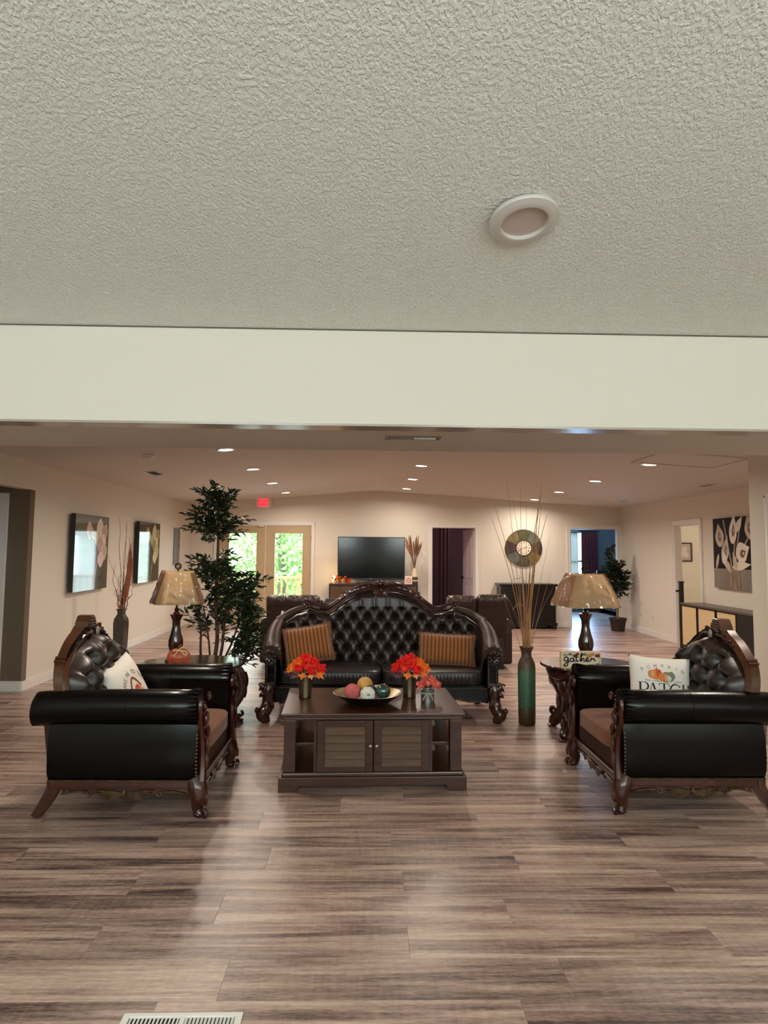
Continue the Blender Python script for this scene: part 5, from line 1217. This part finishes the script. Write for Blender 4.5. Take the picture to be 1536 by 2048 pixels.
def striped_pillow(label, w, h, loc, rz, rx, ry, rnd):
    t = thing('striped_pillow', label, 'pillow', group='striped gold pillows on the sofa'); f = pillow_fn(w, h, .15, .05)
    weld(pillow_mesh(f).build('cover', STRIPE, t, smooth=60)); random.seed(rnd)
    m = MB(); edge = []
    N = 40
    for k in range(4):
        for i in range(N):
            q = -1 + 2 * i / N; edge.append(((q, -1), (1, q), (-q, 1), (-1, -q))[k])
    P = [Vector(f(u, v, -1)) for u, v in edge]; m.tube(P + [P[0]], .010, 6, caps=False)
    for i, (u, v) in enumerate(edge):
        for r_ in range(2):
            d = Vector((u if abs(u) > .98 else .15 * random.uniform(-1, 1), random.uniform(-.5, .5), v if abs(v) > .98 else .15 * random.uniform(-1, 1))).normalized(); p = P[i] + rv(.004); m.tube([p, p + d * random.uniform(.009, .017)], [.0065, .004], 4)
    m.build('fringe', FRINGE, t); place(t, loc, rz, rx, ry)
striped_pillow('gold striped fringed pillow tilted beside the ficus end of the sofa', .45, .34, (-.545, 6.93, .652), radians(4), radians(-16), radians(-9), 2)
striped_pillow('gold striped fringed oblong pillow at the reed vase end of the sofa', .53, .30, (.785, 6.93, .606), radians(-4), radians(-18), radians(2.5), 4)
INKP = M('printed black ink', (36, 28, 26), .9); GREYINK = M('printed grey brown ink', (128, 106, 96), .9); ORG = M('printed orange', (232, 132, 76), .9); ORG2 = M('printed deep orange', (212, 88, 52), .9); SAGE = M('printed sage', (128, 138, 118), .9); MINT = M('printed pale mint', (206, 214, 190), .9); RUST = M('printed rust', (150, 62, 38), .9); PEACH = M('printed peach', (226, 168, 122), .9)
def blob(m, cx, cy, rx_, ry_, fn, lobes=0, n=24):
    pts = [(cx + rx_ * cos(2 * pi * k / n) * (1 + .05 * cos(lobes * 2 * pi * k / n)), cy + ry_ * sin(2 * pi * k / n) * (1 + .05 * cos(lobes * 2 * pi * k / n))) for k in range(n)]
    V = [fn((cx, cy))]; F = []
    for q in (.5, 1):
        V += [fn((cx + (p[0] - cx) * q, cy + (p[1] - cy) * q)) for p in pts]
    for k in range(n): F += [(0, 1 + k, 1 + (k + 1) % n), (1 + k, 1 + n + k, 1 + n + (k + 1) % n, 1 + (k + 1) % n)]
    m.add(V, F)
# --- PUMPKIN PATCH pillow
t = thing('pumpkin_patch_pillow', 'white PUMPKIN PATCH pillow with pumpkin print on the armchair', 'pillow'); f = pillow_fn(.42, .43, .15, .06)
weld(pillow_mesh(f).build('cover', WHITECLOTH, t, smooth=60))
def pr(off): return lambda p: f(p[0] / .22, p[1] / .22, -1, off)
m = MB()
word = 'PUMPKIN'
for k, ch in enumerate(word):
    V, F = text_mesh(ch, .034); a = radians(28 - 56 * k / 6); cx, cy = -.30 * sin(a), .30 * cos(a) - .155
    m.add([pr(.0022)((cx + x * cos(a) - y * sin(a), cy + x * sin(a) + y * cos(a))) for x, y, z in V], F)
V, F = text_mesh('hay rides  apple cider', .030, .35); m.add([pr(.0022)((x * 1.05, y * .8 + .040)) for x, y, z in V], F)
m.build('print_small', GREYINK, t, smooth=0)
m = MB()
def st(pts, w): ribbon(m, [q for a, b in zip(pts, pts[1:]) for q in [(a[0] + (b[0] - a[0]) * i / 4, a[1] + (b[1] - a[1]) * i / 4) for i in range(4)]] + [pts[-1]], w, pr(.0022))
def serif(x, y, w=.020): st([(x - w, y), (x + w, y)], .0016)
yT, yB = .030, -.070
def arc(cx, cy, rx_, ry_, a0, a1, w0, w1, n=16):
    pts = [(cx + rx_ * cos(radians(a0 + (a1 - a0) * i / n)), cy + ry_ * sin(radians(a0 + (a1 - a0) * i / n))) for i in range(n + 1)]; ribbon(m, pts, [w0 + (w1 - w0) * sin(pi * i / n) for i in range(n + 1)], pr(.0022))
x = -.165; st([(x, yT), (x, yB)], .0062); serif(x, yT, .014); serif(x, yB, .014); st([(x, yT), (x + .03, yT)], .0018); st([(x, yT - .052), (x + .03, yT - .052)], .0018); arc(x + .028, yT - .026, .026, .026, 90, -90, .0018, .0062)
x = -.078; st([(x - .036, yB), (x, yT)], .0022); st([(x, yT), (x + .036, yB)], .0062); st([(x - .02, -.037), (x + .02, -.037)], .0018); serif(x - .036, yB, .011); serif(x + .036, yB, .012)
x = .005; st([(x, yT), (x, yB)], .0062); st([(x - .036, yT), (x + .036, yT)], .0020); st([(x - .036, yT), (x - .037, yT - .018)], .0025); st([(x + .036, yT), (x + .037, yT - .018)], .0025); serif(x, yB, .014)
arc(.088, -.020, .040, .050, 35, 325, .0020, .0062)
st([(.122, .010), (.121, .024)], .0022)
for x in (.148, .192): st([(x, yT), (x, yB)], .0060); serif(x, yT, .012); serif(x, yB, .012)
st([(.148, -.020), (.192, -.020)], .0018)
m.build('print_word', INKP, t, smooth=0)
pu = lambda off: (lambda p: pr(off)((p[0], p[1] + .064)))
m = MB(); m.m = 0; blob(m, -.055, .028, .055, .036, pu(.0016), 5); m.m = 1; blob(m, -.028, .036, .018, .030, pu(.0018)); m.m = 0; blob(m, .010, .010, .045, .034, pu(.0020), 5); m.m = 2; blob(m, .056, .020, .032, .034, pu(.0018), 5); m.m = 3; blob(m, .042, .004, .020, .020, pu(.0022), 4); m.m = 4; blob(m, -.075, .03, .012, .026, pu(.0019)); blob(m, .02, .010, .008, .028, pu(.0023)); m.m = 2; blob(m, .028, .043, .024, .007, pu(.0024)); m.m = 1; blob(m, -.045, .066, .006, .010, pu(.0019))
m.build('print_pumpkins', [ORG, ORG2, SAGE, MINT, PEACH], t, smooth=0)
place(t, (2.015, 4.90, .632), radians(-6), radians(-14), radians(3.5))
# --- basket pillow
t = thing('basket_pillow', 'white pillow with a basket print and curved lettering on the armchair', 'pillow'); f = pillow_fn(.42, .42, .15, .06)
weld(pillow_mesh(f).build('cover', WHITECLOTH, t, smooth=60))
def pr2(off): return lambda p: f(p[0] / .21, p[1] / .21, -1, off)
m = MB(); word = 'TAKE ME TO THE'
for k, ch in enumerate(word):
    if ch == ' ': continue
    V, F = text_mesh(ch, .046); a = radians(62 - 124 * k / (len(word) - 1)); cx, cy = -.135 * sin(a), .135 * cos(a) - .045
    m.add([pr2(.0022)((cx + x * cos(a) * .8 - y * sin(a), cy + x * sin(a) * .8 + y * cos(a))) for x, y, z in V], F)
m.build('print_lettering', GREYINK, t, smooth=0)
m = MB(); m.m = 0; P_ = [(-.07 + .14 * i / 14, -.02 + .085 * sin(pi * i / 14)) for i in range(15)]; ribbon(m, P_, .008, pr2(.0016)); m.m = 3; blob(m, 0, -.09, .085, .06, pr2(.0015)); m.m = 1; blob(m, -.035, -.045, .038, .034, pr2(.0018), 5); m.m = 2; blob(m, .012, -.025, .036, .034, pr2(.0020), 5); m.m = 4; blob(m, .045, -.055, .036, .032, pr2(.0022), 5); m.m = 1; blob(m, 0, -.075, .034, .028, pr2(.0024), 5); m.m = 0; ribbon(m, [(-.085, -.085), (.085, -.085)], .006, pr2(.0026)); ribbon(m, [(-.078, -.115), (.078, -.115)], .006, pr2(.0026))
m.build('print_basket', [RUST, ORG, ORG2, M('printed basket brown', (142, 96, 60), .9), PEACH], t, smooth=0)
place(t, (-1.579, 4.831, .615), radians(84), radians(-24), radians(-11.4))

# ================================================================== END TABLES, LAMPS
def end_table(label, loc, R_, h, rz, outward):
    t = thing('end_table', label, 'end table', loc, rz, 'carved end tables')
    MB().lathe([(R_ - .012, h - .026), (R_, h - .020), (R_, h - .008), (R_ - .006, h), (0, h)], 48).build('tabletop', M('polished end table top', (58, 38, 32), .16, spec=.6, coat=.4), t)
    MB().lathe([(R_ * .86, h - .026), (R_ * .88, h - .04), (R_ * .84, h - .055), (R_ * .86, h - .085), (R_ * .84, h - .110), (R_ * .80, h - .120), (R_ * .78, h - .118), (R_ * .78, h - .03)], 40, closed=False).build('apron', MAHOG, t)
    m = MB()
    for k in range(40):
        a = 2 * pi * k / 40; m.leafblob((R_ * .862 * cos(a), R_ * .862 * sin(a), h - .058), (-sin(a), cos(a), .5 if k % 2 else -.5), .040, .012, .5, up=(cos(a), sin(a), 0))
    m.build('apron_carving', MAHOG, t)
    MB().lathe([(0, .150), (R_ * .52, .150), (R_ * .55, .158), (R_ * .52, .166), (0, .166)], 32).build('lower_shelf', M('smoky shelf', (66, 70, 76), .15, spec=.6), t)
    for k in range(4):
        a = pi / 4 + k * pi / 2; r_ = Vector((cos(a), sin(a), 0)); P = lambda q: tuple(r_ * q[0] * R_ + Vector((0, 0, q[1] * h)))
        if outward: prof = ((.80, .93), (.92, .80), (.99, .62), (.97, .45), (.86, .28), (.80, .18), (.86, .09), (.95, .04)); rad = (.040, .050, .052, .047, .038, .030, .034, .030)
        else: prof = ((.86, .82), (.84, .72), (.74, .62), (.66, .48), (.64, .34), (.72, .20), (.86, .10), (.93, .05)); rad = (.050, .060, .056, .044, .048, .058, .054, .040)
        p = smoothpath([P(q) for q in prof], 4); m = MB()
        m.tube(p, [interp(i / (len(p) - 1), [j / (len(rad) - 1) for j in range(len(rad))], rad) for i in range(len(p))], 9, flat=.85)
        m.lathe([(.030, 0), (.040, .006), (.040, .018), (.030, .026)], 12, c=P((.95 if outward else .93, 0)))
        if outward: m.scroll(P((.98, .12)), .024, .006, pi / 2, -3.4, .014, ax=tuple(r_)); m.leafblob(P((1.06, .80)), (r_.x * .1, r_.y * .1, -1), .15, .026, .5, up=tuple(r_)); m.leafblob(P((1.06, .60)), (0, 0, -1), .13, .022, .5, up=tuple(r_))
        else:
            m.scroll(P((.90, .245)), .034, .008, -pi / 2, -pi / 2 + 4.6, .018, ax=tuple(r_)); m.ball(P((.90, .70)), .026); m.ball(P((.80, .60)), .024); m.leafblob(P((.96, .80)), (0, 0, -1), .12, .024, .5, up=tuple(r_)); m.leafblob(P((.78, .52)), (0, 0, -1), .16, .020, .5, up=tuple(r_))
        m.build('leg', MAHOG, t)
    return t
tabR = end_table('round carved end table holding the gather sign, scroll leg in view', (1.93, 6.20, 0), .41, .60, radians(-5), False)
tabL = end_table('round carved end table holding the orange pumpkin sign, bulging leg in view', (-1.53, 6.45, 0), .45, .55, radians(-22), True)
SHADE = M('tan linen lampshade', (246, 220, 178), .85, bump=(160, .25, .003)); nt = SHADE.node_tree; b_ = nt.nodes['Principled BSDF']; L = nt.links.new
tl = node(nt, 'ShaderNodeBsdfTranslucent'); tl.inputs[0].default_value = lin((250, 222, 178)); mx = node(nt, 'ShaderNodeMixShader'); mx.inputs[0].default_value = .55
L(b_.outputs[0], mx.inputs[1]); L(tl.outputs[0], mx.inputs[2]); L(mx.outputs[0], nt.nodes['Material Output'].inputs[0])
WRAP = thin_glass('clear plastic wrap', (.995, .99, .98), .015, .035, (10, .9, .08), (1.2, 1.2, .4))
def table_lamp(label, loc, w0, w1, z0, z1, concave, rz, rnd):
    t = thing('table_lamp', label, 'lamp', loc, rz, 'table lamps with wrapped shades')
    MB().lathe([(.085, 0), (.09, .012), (.075, .026), (.045, .05), (.052, .09), (.066, .14), (.064, .19), (.046, .25), (.034, .31), (.036, .36), (.056, .405), (.060, .415), (.03, .42), (.022, .44), (.0, .44)], 26).build('base', M('dark glazed lamp base', (52, 26, 18), .14, spec=.7, coat=.5), t)
    MB().lathe([(.014, .44), (.022, .455), (.016, .47), (.010, .475), (.010, z0 + .06), (.0, z0 + .06)], 14).build('neck', M('antique lamp metal', (60, 48, 36), .4, metal=.7), t)
    random.seed(rnd)
    def shell(off, rough):
        m = MB(); V = []; F = []; NZ = 14; prof = []
        cuts = [(1, -.68), (1, .68), (.68, 1), (-.68, 1), (-1, .68), (-1, -.68), (-.68, -1), (.68, -1)]; ring = []
        for a, b in zip(cuts, cuts[1:] + cuts[:1]):
            n = 12 if abs(a[0] - b[0]) + abs(a[1] - b[1]) > 1 else 3
            ring += [(a[0] + (b[0] - a[0]) * i / n, a[1] + (b[1] - a[1]) * i / n) for i in range(n)]
        K = len(ring); ph = [random.uniform(0, 6) for _ in range(12)]
        for j in range(NZ + 1):
            q = j / NZ; w = (w0 + (w1 - w0) * (q + concave * q * (1 - q))) / 2 + off
            for i, (x, y) in enumerate(ring):
                k = 0
                if rough: k = rough * (sin(9 * x + 14 * q + ph[0]) * sin(11 * y - 9 * q + ph[1]) + .8 * sin(17 * (x - y) + 23 * q + ph[2]) * sin(6 * q + ph[3]) + random.uniform(-.55, .55))
                V.append((x * w * (1 + k), y * w * (1 + k), z0 - (off * .8) + (z1 - z0 + 1.6 * off) * q))
        for j in range(NZ):
            for i in range(K): F.append((j * K + i, j * K + (i + 1) % K, (j + 1) * K + (i + 1) % K, (j + 1) * K + i))
        return m.add(V, F)
    sh = shell(0, 0).build('shade', SHADE, t, smooth=25); md = sh.modifiers.new('thickness', 'SOLIDIFY'); md.thickness = .003
    sh['label'] = 'tan lampshade still in its plastic'
    shell(.009, .016).build('plastic_wrap', WRAP, sh, smooth=60)
    m = MB(); m.tube([(0, 0, z1 - .01), (0, 0, z1 + .02)], .006, 8)
    for k in range(6): m.tube([(0.028 * cos(a) , 0.028 * sin(a) * cos(k * pi / 6) , z1 + .045 + .028 * sin(a) * sin(k * pi / 6)) for a in [2 * pi * q / 14 for q in range(15)]], .0032, 5, caps=False)
    m.build('finial', M('dark iron finial', (40, 32, 28), .4, metal=.6), t)
    return t
table_lamp('table lamp with plastic wrapped tan shade on the gather sign table', (1.925, 6.25, .60), .485, .255, .485, .762, -.35, radians(12), 5)
table_lamp('table lamp with plastic wrapped tan shade in front of the tall ficus', (-1.70, 6.50, .55), .43, .24, .515, .80, -.05, radians(24), 8)

# ================================================================== SIGNS ON THE END TABLES
t = thing('gather_sign', 'white framed block sign with black script reading gather', 'sign', (1.785, 5.955, .60), radians(1.5))
MB().box(-.162, .162, -.018, .018, .0, .130).build('block', M('white sign wood', (228, 214, 190), .6), t, smooth=0, bevel=.002)
for a_ in ((-.168, -.158, 0, .136), (.158, .168, 0, .136), (-.158, .158, .126, .136), (-.158, .158, 0, .010)): MB().box(a_[0], a_[1], -.026, .018, a_[2], a_[3]).build('frame_side', M('pale sign frame', (222, 200, 160), .6), t, smooth=0)
sg_ = lambda off: (lambda p: (p[0], -.018 - off, p[1]))
m = MB(); random.seed(6); cols = [M('sign leaf %d' % k, c, .7) for k, c in enumerate(((132, 44, 48), (206, 138, 60), (120, 124, 100), (170, 160, 140)))]
for (cx, cy, r, c) in ((-.13, .105, .022, 3), (-.09, .112, .018, 2), (-.05, .10, .020, 0), (-.03, .112, .018, 0), (.03, .11, .02, 2), (.07, .10, .026, 1), (.10, .112, .016, 1), (.14, .10, .024, 0), (.14, .03, .016, 2), (-.14, .02, .014, 3), (-.06, .02, .02, 2), (.11, .015, .014, 3)):
    m.m = c; blob(m, cx, cy, r, r * .62, sg_(.0008), 5)
m.build('leaf_print', cols, t, smooth=0)
m = MB()
def script(pts, w=.0048):
    P = [(q.x, q.y) for q in smoothpath([(a, b, 0) for a, b in pts], 6)]; ribbon(m, P, [w * (.65 + .6 * abs(sin(i * .5))) for i in range(len(P))], sg_(.002))
script([(-.108, .082), (-.125, .090), (-.140, .078), (-.138, .060), (-.120, .058), (-.108, .075), (-.106, .085), (-.108, .05), (-.116, .022), (-.134, .016), (-.142, .028), (-.120, .044), (-.098, .054)])
script([(-.062, .076), (-.080, .082), (-.092, .066), (-.084, .052), (-.068, .058), (-.060, .078), (-.060, .058), (-.046, .054)])
script([(-.036, .112), (-.040, .080), (-.036, .056), (-.020, .058)]); script([(-.056, .086), (-.014, .090)], .0036)
script([(-.012, .058), (.004, .090), (.012, .114), (.004, .118), (-.002, .090), (.0, .054), (.012, .078), (.024, .078), (.026, .058), (.038, .056)])
script([(.038, .062), (.058, .068), (.060, .080), (.048, .082), (.042, .066), (.054, .054), (.076, .060)])
script([(.080, .056), (.088, .080), (.096, .074), (.108, .078), (.112, .066), (.124, .058)])
m.build('lettering', INKP, t, smooth=0)
t = thing('pumpkin_shaped_sign', 'orange pumpkin shaped wooden sign reading HELLO with a raffia bow', 'sign', (-1.575, 6.14, .55), radians(6))
o_ = []
for k in range(40):
    a = 2 * pi * k / 40; x, z = .098 * cos(a), .085 + .085 * sin(a); z += -.014 * exp(-(x / .022) ** 2) * (sin(a) > 0); z = max(z, .004); o_.append((x, z))
MB().prism(o_, -.011, .011).build('board', M('orange painted wood', (176, 78, 26), .55, var=(16, (150, 58, 18), .25)), t, smooth=30, bevel=.003)
MB().tube(smoothpath([(0, 0, .155), (.006, 0, .18), (.02, 0, .195)], 4), [.010] * 5 + [.008] * 4, 7).build('stem', M('brown stem', (96, 76, 44), .8), t)
MB().box(-.16, .16, -.02, .05, 0, .012).box(-.10, -.03, .011, .05, .012, .06).build('stand', M('dark sign stand', (40, 24, 18), .5), t, smooth=0)
m = MB(); V, F = text_mesh('HELLO', .048, 0, 1.0); m.add([(x * .95, -.0122, .088 + y * 1.05 + .10 * x * 0 + .05 * x) for x, y, z in V], F); m.build('lettering', M('pale rose letters', (232, 170, 140), .7), t, smooth=0)
m = MB()
for (cx, cy) in ((-.045, .055), (.04, .045), (.0, .035)): blob(m, cx, cy, .016, .010, lambda p: (p[0], -.0122, p[1]), 5)
m.build('leaf_print', M('printed red leaf', (150, 40, 20), .7), t, smooth=0)
m = MB(); RAF = M('raffia', (222, 180, 124), .8)
for pts in ([(0, -.016, .148), (-.03, -.018, .148), (-.045, -.018, .142)], [(0, -.016, .148), (-.02, -.018, .125), (-.038, -.018, .098)], [(0, -.016, .148), (.025, -.018, .135), (.04, -.018, .118), (.062, -.018, .105), (.070, -.018, .122), (.055, -.018, .138), (.02, -.018, .145)], [(0, -.016, .148), (.02, -.016, .168), (.035, -.014, .178)]):
    m.tube(smoothpath(pts, 4), .0055, 6, flat=.5)
m.build('raffia_bow', RAF, t)

# ================================================================== ON THE COFFEE TABLE
TT = .49
def bucket(t, r0, r1, h, mat, bands=True):
    m = MB(); m.lathe([(0, .004), (r0, 0), (r0 * 1.03, .004), (r0 * 1.03, .012), (r0, .015), (r0 * 1.04, .022), (r0 * 1.01, .026), (r1, h - .006), (r1 * 1.03, h), (r1 * .97, h), (r0 * .98, .02), (0, .02)] if bands else [(0, 0), (r0, 0), (r1, h - .004), (r1 * 1.03, h), (r1 * .97, h), (r0 * .97, .01), (0, .01)], 26, closed=False)
    return m.build('pot', mat, t)
def flower_head(t, c, r, mats, rnd, n=70, pl=.02, pw=.011, nrm=(0, 0, 1), name='flower_head'):
    random.seed(rnd); m = MB(); ax = Vector(nrm).normalized(); c = Vector(c)
    for k in range(n):
        v = rv().normalized(); v = v if v.dot(ax) > -.35 else -v; L_ = r * random.uniform(.75, 1.02); m.m = 0 if random.random() < .72 else 1
        leaf_geo(m, c + v * (L_ * .45), v + rv(.25), v.cross(rv()), L_ * .62, pw * random.uniform(.8, 1.2))
    m.ball(c, r * .55, 8, 6); return m.build(name, mats, t, smooth=0)
def maple(t, p, d, nrm, s_, mat):
    """five pointed autumn leaf"""
    out = [(0, 0), (.25, .10), (.20, .28), (.55, .30), (.42, .50), (.48, .66), (.22, .62), (0, 1.0)]; out += [(-x, y) for x, y in out[-2:0:-1]]
    d = Vector(d).normalized(); n = Vector(nrm); n = (n - d * n.dot(d)).normalized(); sd = d.cross(n); p = Vector(p)
    V = [p + (d * y + sd * x + n * (.10 * abs(x) - .12 * y * y)) * s_ for x, y in out]; ctr = p + d * .45 * s_
    m = MB().add([ctr] + V, [(0, i + 1, (i + 1) % len(out) + 1) for i in range(len(out))]); o = m.build('maple_leaf', mat, t, smooth=0); md = o.modifiers.new('thickness', 'SOLIDIFY'); md.thickness = .0012
RED = [M('scarlet petal', (238, 26, 18), .6), M('red petal', (250, 74, 48), .6)]; ORANGE = [M('orange petal', (250, 122, 30), .6), M('amber petal', (252, 156, 56), .6)]; CORAL = [M('coral petal', (220, 96, 82), .6), M('pale coral petal', (238, 138, 118), .6)]
MLEAF = [M('orange maple leaf', (244, 138, 58), .6), M('peach maple leaf', (246, 170, 110), .6), M('plum maple leaf', (92, 34, 40), .6)]
GUN = M('aged pewter bucket', (134, 116, 92), .30, metal=.85, var=(6, (64, 54, 40), .25))
def mums(label, loc, lean, rnd, orange_side):
    t = thing('flower_bucket', label, 'flowers', loc, 0, 'scarlet flower buckets'); bucket(t, .045, .054, .170, GUN)
    heads = [(0, 0, .265, .058), (-.055, -.02, .238, .054), (.060, -.015, .235, .056), (.012, -.05, .230, .054), (-.03, .05, .245, .052), (.05, .05, .235, .052), (-.098, -.01, .205, .048), (.108, .0, .202, .050), (.045, -.072, .200, .048), (-.04, -.06, .215, .046)]
    for k, (x, y, z, r) in enumerate(heads):
        orange = (orange_side < 0 and x < -.05) or (orange_side > 0 and x > .05 and y <= 0)
        flower_head(t, (x + lean * (z - .17) * .5, y, z), r, ORANGE if orange else RED, rnd + k, 64, nrm=(x * 6, y * 6, 1))
    m = MB()
    for k in range(9): a = k * .7; m.tube([(0.01 * cos(a), .01 * sin(a), .10), (.05 * cos(a), .05 * sin(a), .21)], .003, 5)
    m.build('stems', M('green stem', (58, 70, 32), .7), t)
    for k, (p, d, s_, c_) in enumerate((((-.01, -.05, .185), (-.25, -.7, -.6), .065, 0), ((.035, -.05, .178), (.3, -.5, -.6), .05, 1), ((.07, -.03, .185), (1, -.3, -.55), .085, 0), ((-.09, 0, .18), (-1, -.2, .1), .07, 2), ((.05, .02, .19), (.9, .3, -.2), .06, 1), ((-.06, -.04, .175), (-.8, -.4, -.5), .06, 2))): maple(t, p, d, (0, -.4, 1), s_, MLEAF[c_])
    return t
mums('pewter bucket of scarlet and orange flowers at the ficus end of the coffee table', (-.430, 5.25, TT), 0, 60, -1)
mums('pewter bucket of scarlet flowers standing beside the coral flower tin', (.325, 5.29, TT), .1, 90, 1)
t = thing('coral_flower_tin', 'small galvanised tin of coral flowers on the coffee table', 'flowers', (.447, 5.155, TT))
bucket(t, .047, .049, .082, M('galvanised tin', (172, 178, 178), .3, metal=.8, var=(12, (140, 148, 148), .2)), False)
for k, (x, y, z, r) in enumerate(((0, -.01, .125, .045), (-.045, -.025, .112, .042), (.045, -.02, .115, .042), (-.02, .035, .13, .042), (.03, .035, .135, .042), (.07, .01, .105, .034))): flower_head(t, (x, y, z), r, CORAL, 130 + k, 30, pw=.020, nrm=(x * 8, y * 8, 1))
MB().tube([(.050 * cos(a), .050 * sin(a), .058) for a in [2 * pi * q / 24 for q in range(25)]], .0025, 5, caps=False).tube(smoothpath([(-.01, -.051, .058), (-.03, -.052, .03), (-.036, -.051, .012)], 4), .0025, 5).tube(smoothpath([(.01, -.051, .058), (.028, -.052, .032), (.03, -.051, .015)], 4), .0025, 5).build('raffia_tie', M('pale raffia', (206, 196, 172), .8), t)
# bowl and its decorative balls
t = thing('decor_bowl', 'wide shallow black bowl with a mottled gold inside', 'bowl', (.02, 5.06, TT))
BOWLIN = M('mottled gold leaf', (196, 166, 116), .28, metal=.55, var=(10, (110, 86, 62), .22)); BOWLOUT = M('matte black bowl', (14, 12, 11), .45)
MB().lathe([(0, 0), (.115, 0), (.120, .006), (.160, .022), (.205, .050), (.240, .078)], 48, closed=False).build('outer_shell', BOWLOUT, t)
MB().lathe([(.240, .078), (.236, .079), (.200, .054), (.155, .027), (.115, .012), (0, .010)], 48, closed=False).build('inner_lining', BOWLIN, t)
def ballthing(label, p, r, mat, kind='plain'):
    t = thing('decor_ball', label, 'ornament', p)
    if kind == 'plain': MB().ball((0, 0, 0), r, 28, 20).build('sphere', mat, t); return t
    m = MB(); V = []; F = []; nu, nv = 36, 20
    for j in range(nv + 1):
        a = pi * j / nv
        for k in range(nu):
            w = 2 * pi * k / nu; q = r * (1 - .10 * (abs(cos(w * 4)) < .5) * 0 - .085 * (1 - abs(sin(w * 4))) * sin(a)) * (1 - .32 * exp(-(a / .42) ** 2) - .2 * exp(-((pi - a) / .4) ** 2))
            V.append((q * sin(a) * cos(w), -q * cos(a), q * sin(a) * sin(w)))
    for j in range(nv):
        for k in range(nu): F.append((j * nu + k, j * nu + (k + 1) % nu, (j + 1) * nu + (k + 1) % nu, (j + 1) * nu + k))
    m.add(V, F).build('gourd_body', mat, t, smooth=60)
    m = MB().tube(smoothpath([(0, -r * .55, 0), (.006, -r * .80, .006), (.012, -r * .92, .014)], 4), [.007] * 8 + [.005], 7) if kind == 'gourd' else None
    if m: m.build('stem', M('pale gourd stem', (188, 168, 132), .8), t)
    return t
bz = TT + .010
ballthing('dusty pink sponge textured ball in the bowl', (-.088, 5.025, bz + .075), .056, M('dusty pink felt', (214, 112, 112), .95, var=(60, (196, 92, 94), .2), bump=(90, .8, .01)))
ballthing('glossy green and teal glass ball in the bowl', (.126, 5.035, bz + .078), .052, M('green glass ball', (62, 66, 34), .08, spec=.8, coat=.8, var=(5, (24, 72, 70), .12)))
ballthing('white crumpled gourd ornament at the front of the bowl', (.020, 4.985, bz + .066), .054, M('white gourd', (226, 222, 216), .7, bump=(40, .5, .01)), 'gourd')
ballthing('yellow ornament ball at the back of the bowl', (.000, 5.130, bz + .104), .056, M('yellow ball', (214, 164, 84), .6, var=(20, (196, 140, 70), .2)))
ballthing('dark purplish ball tucked between the bowl ornaments', (.044, 5.072, bz + .082), .034, M('dark purple ball', (66, 54, 60), .5))
ballthing('cream gourd ornament beside the green glass ball', (.085, 5.120, bz + .068), .040, M('cream gourd', (204, 190, 160), .7), 'rib')

# ================================================================== RECLINER SOFAS behind the camelback sofa
CRINK = M('crinkled brown leather', (56, 38, 32), .30, spec=.55, bump=(16, .6, .03)); RECL = M('matte brown leather back', (50, 34, 28), .55, spec=.4, bump=(30, .2, .01))
def recliner(label, loc, xs, rz, hts):
    t = thing('recliner_sofa', label, 'sofa', loc, rz, 'brown leather recliner sofas')
    x0, x1 = xs[0], xs[-1]
    MB().box(x0 + .03, x1 - .03, -.10, .72, .10, .42).build('seat_base', RECL, t, smooth=0, bevel=.03, seg=3)
    MB().box(x0 + .02, x1 - .02, .0, .70, .0, .10).build('plinth', BLACKP, t, smooth=0)
    for sx, xx in ((-1, x0), (1, x1)):
        m = MB(); m.box(xx - .10, xx + .10, .0, .80, .06, .52); m.build('arm', RECL, t, smooth=40, bevel=.05, seg=4)
        MB().tube([(xx, -.02, .56), (xx, .4, .58), (xx, .80, .57)], [.10, .115, .10], 14).build('arm_pad', CRINK, t)
    for a, b, h in zip(xs, xs[1:], hts):
        V = []; F = []; NX = 16
        prof = [(-.02, .30), (-.10, .45), (-.17, .70), (-.21, h - .12), (-.225, h - .08), (-.235, h - .03), (-.20, h + .005), (-.13, h + .012), (-.06, h - .02), (-.03, h - .10), (.02, h - .16), (.06, .62), (.10, .44)]
        for i in range(NX + 1):
            u = i / NX; e = .5 + .5 * sin(pi * min(1, min(u, 1 - u) * 9) / 2)
            for (y, z) in prof: V.append((a + .006 + (b - a - .012) * u, y * (.75 + .25 * e) + .010 * sin(u * 31 + z * 17) * (z > h - .1), z - (1 - e) * .05 * (z > .6) + .006 * sin(u * 43 + y * 60) * (z > h - .1)))
        K = len(prof)
        for i in range(NX):
            for k in range(K - 1): F.append((i * K + k, i * K + k + 1, (i + 1) * K + k + 1, (i + 1) * K + k))
        F += [tuple(range(K)), tuple(NX * K + k for k in range(K))]
        m = MB(); m.add(V, F); m.mi = [1 if (i % (K - 1)) in (3, 4, 5, 6, 7, 8) and i < NX * (K - 1) else 0 for i in range(len(F))]
        m.build('backrest', [RECL, CRINK], t, smooth=60)
        MB().tube([(a + .02, -.222, h - .105), ((a + b) / 2, -.226, h - .10), (b - .02, -.222, h - .105)], .006, 5).build('back_seam', RECL, t)
        cushion(MB(), a + .01, b - .01, .06, .74, .40, .50, crown=.02).build('seat_cushion', CRINK, t, smooth=60)
    return t
recliner('long brown leather recliner sofa with its back to the carved sofa', (0, 9.55, 0), [-1.30, -.60, .10, .82], radians(0), [.955, .915, .905])
recliner('shorter brown leather recliner sofa, its back seen past the reed vase', (0, 9.55, 0), [1.06, 1.46, 1.86], radians(0), [.965, .98])
